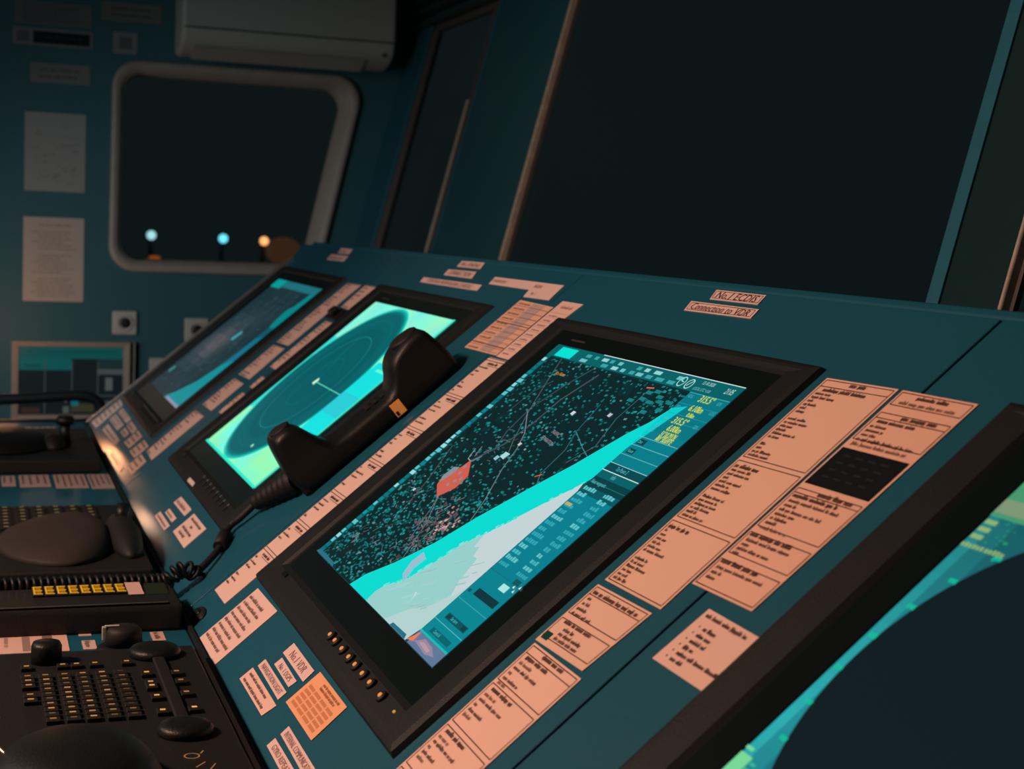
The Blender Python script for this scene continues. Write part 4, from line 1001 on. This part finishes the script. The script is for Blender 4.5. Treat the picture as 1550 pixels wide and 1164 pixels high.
# ---------------------------------------------------------------- far keyboard
kb = thing('control_keyboard', 'farthest black control keyboard behind the row of four desk labels', 'control keyboard', T((-1.46, -.32, ZD)))
mb = MB(); mb.box(0, .385, -.24, .188, .0002, .024); mb.obj('housing', m_brown, kb, bevel=.004)
mb = MB(); mb.ellipsoid((.22, .02, .0242), (.12, .10, .030), 28, 8, half=True, power=.8); mb.obj('palm_rest', m_black, kb)
mb = MB(); mb.ellipsoid((.24, .118, .0242), (.045, .022, .022), 20, 8, half=True); mb.obj('joystick_boot', m_rubber, kb)
mb = MB(); mb.tube([(.20, .14, .0242), (.20, .14, .060)], [.010, .009], 14); mb.lathe(.20, .14, [(.015, .058), (.017, .066), (.012, .072), (.001, .072)], 20); mb.obj('control_stick', m_black, kb)
src = None
for r in range(3):
    for c in range(4):
        M = T((.05 + r * .026, .02 + c * .03, .0242))
        if src is None:
            m_ = MB(); m_.box(-.008, .008, -.010, .010, 0, .004); src = m_.obj('key', m_rubber, kb, M, bevel=.001)
        else: copy_part(src, kb, M)

# painted shadow of telephone and cord: a flat black oval on the panel
t = thing('shadow_oval', 'small black oval painted shadow on the panel beside the telephone set', 'shadow', panel_frame(-.106, -.1335, .0003))
mb = MB(); mb.ellipsoid((0, 0, 0), (.020, .0085, .004), 24, 6, half=True); mb.obj('shadow_outer', m_rubber, t)
mb = MB(); mb.ellipsoid((0, 0, .0035), (.010, .004, .003), 16, 6, half=True); mb.obj('shadow_core', m_black, t)

# tubular rail beyond the console end
t = thing('grab_rail', 'dark tubular rail loop past the far end of the console', 'rail', T((-1.9, -.62, -1.0)))
pp = smooth([(0, 0, .925), (0, .20, .926), (0, .36, .930), (0, .47, .937), (0, .515, .937), (0, .540, .926), (0, .549, .906), (0, .538, .886), (0, .51, .877), (0, .42, .876), (0, .2, .873), (0, 0, .870)], 6)
mb = MB(); mb.tube(pp, .0115, 12); mb.obj('loop', m_black, t)
mb = MB(); mb.tube([(0, 0, .0), (0, 0, .935)], .016, 14); mb.obj('post', m_black, t)

# lamps outside the end window
dl = mat('lamp_cool', (.1, .1, .1), .4, emit=lin((150, 195, 200)), es=1.5)
dl2 = mat('lamp_blue', (.1, .1, .1), .4, emit=lin((95, 190, 215)), es=2.0)
dl3 = mat('lamp_warm', (.1, .1, .1), .4, emit=lin((255, 165, 100)), es=1.8)
dl4 = mat('lamp_amber', (.1, .1, .1), .4, emit=lin((255, 120, 30)), es=.25)
m_night = mat('mast_paint', (.01, .012, .012), .8)
for (y, z, m_, l, r_) in ((.669, .214, dl, 'pale deck lamp, leftmost outside the rounded window', .028), (1.104, .210, dl2, 'bluish deck lamp in the middle outside the rounded window', .028), (1.358, .204, dl3, 'warm orange deck lamp, rightmost outside the rounded window', .027), (.647, .089, dl4, 'dull amber lamp low outside the window, under the pale lamp', .020)):
    t = thing('deck_lamp', l, 'lamp', T((-7.6 if m_ is dl4 else -8.0, y, -1.0)), 'lamps outside the end window')
    mb = MB(); mb.ellipsoid((.0, 0, z + 1), (r_, r_ * (1.8 if m_ is dl4 else 1), r_ * (.6 if m_ is dl4 else 1)), 14, 8); mb.obj('lens', m_, t)
    mb = MB(); mb.tube([(-.05, 0, 0), (-.05, 0, z + 1)], .014, 8); mb.obj('mast', m_night, t)
t = thing('brown_reflection', 'dim brown rounded shape standing for a window reflection beside the warm lamp', 'reflection', T((-7.9, 1.46, -1.0)))
mb = MB(); mb.ellipsoid((0, 0, 1.150), (.12, .110, .085), 24, 12); mb.obj('body', mat('reflection_brown', (.30, .15, .08), .7, vary=.3, emit=(.09, .035, .018), es=.42), t)  # glowing blob stands for a brown reflection in the glass
mb = MB(); mb.tube([(0, 0, 0), (0, 0, 1.07)], .012, 8); mb.obj('stand', m_night, t)

# ---------------------------------------------------------------- lights
def spot(name, loc, target, energy, col, size, blend, radius):
    l = bpy.data.lights.new(name, 'SPOT'); l.energy = energy; l.color = col; l.spot_size = math.radians(size); l.spot_blend = blend; l.shadow_soft_size = radius
    o = bpy.data.objects.new(name, l); COL.objects.link(o); o.location = loc
    o.rotation_euler = (Vector(target) - Vector(loc)).to_track_quat('-Z', 'Y').to_euler(); return o
def point(name, loc, energy, col, radius):
    l = bpy.data.lights.new(name, 'POINT'); l.energy = energy; l.color = col; l.shadow_soft_size = radius
    o = bpy.data.objects.new(name, l); COL.objects.link(o); o.location = loc; return o
spot('chart_lamp', (.15, -1.25, .95), (.1, .10, -.05), 104, (1.0, .575, .40), 125, .9, .10)
def area(name, loc, target, energy, col, sx, sy):
    l = bpy.data.lights.new(name, 'AREA'); l.shape = 'RECTANGLE'; l.size = sx; l.size_y = sy; l.energy = energy; l.color = col
    o = bpy.data.objects.new(name, l); COL.objects.link(o); o.location = loc
    o.rotation_euler = (Vector(target) - Vector(loc)).to_track_quat('-Z', 'Y').to_euler(); return o
area('ceiling_fill', (-.9, -1.3, .98), (-1.4, .1, -.2), 7, (.75, .95, 1.0), 1.2, .8)  # unseen cool fill light, added to lift the dark tones
spot('wall_fill', (-.9, -1.0, .30), (-2.5, .25, -.12), 27, (.85, .95, .98), 62, 1.0, .12)  # unseen cool spot added to brighten the end wall
point('desk_lamp_glow', (-2.3, -.268, .022), .60, (1.0, .42, .18), .034)
point('wall_lamp_glow', (-2.3, -.40, .135), .17, (1.0, .52, .30), .018)

w = bpy.data.worlds.new('night'); SC.world = w; w.use_nodes = True
w.node_tree.nodes['Background'].inputs[0].default_value = (*lin((15, 22, 23))[:3], 1); w.node_tree.nodes['Background'].inputs[1].default_value = 1.0

# ---------------------------------------------------------------- camera
cam = bpy.data.cameras.new('camera'); co = bpy.data.objects.new('camera', cam); COL.objects.link(co)
r = Vector((0.32985077, 0.94311151, 0.04170312)); d = Vector((0.10868979, 0.00594193, -0.99405796)); f = Vector((-0.9377553, 0.33242348, -0.10054664))
C = (1.4845848, -0.3261718, 0.331102)
co.matrix_world = Matrix(((r.x, -d.x, -f.x, C[0]), (r.y, -d.y, -f.y, C[1]), (r.z, -d.z, -f.z, C[2]), (0, 0, 0, 1)))
cam.sensor_width = 36.0; cam.lens = 2297.55 / 1550 * 36.0; cam.clip_start = 0.02
cam.dof.use_dof = True; cam.dof.focus_distance = 1.32; cam.dof.aperture_fstop = 10.5
SC.camera = co
SC.view_settings.view_transform = 'Standard'; SC.view_settings.look = 'None'
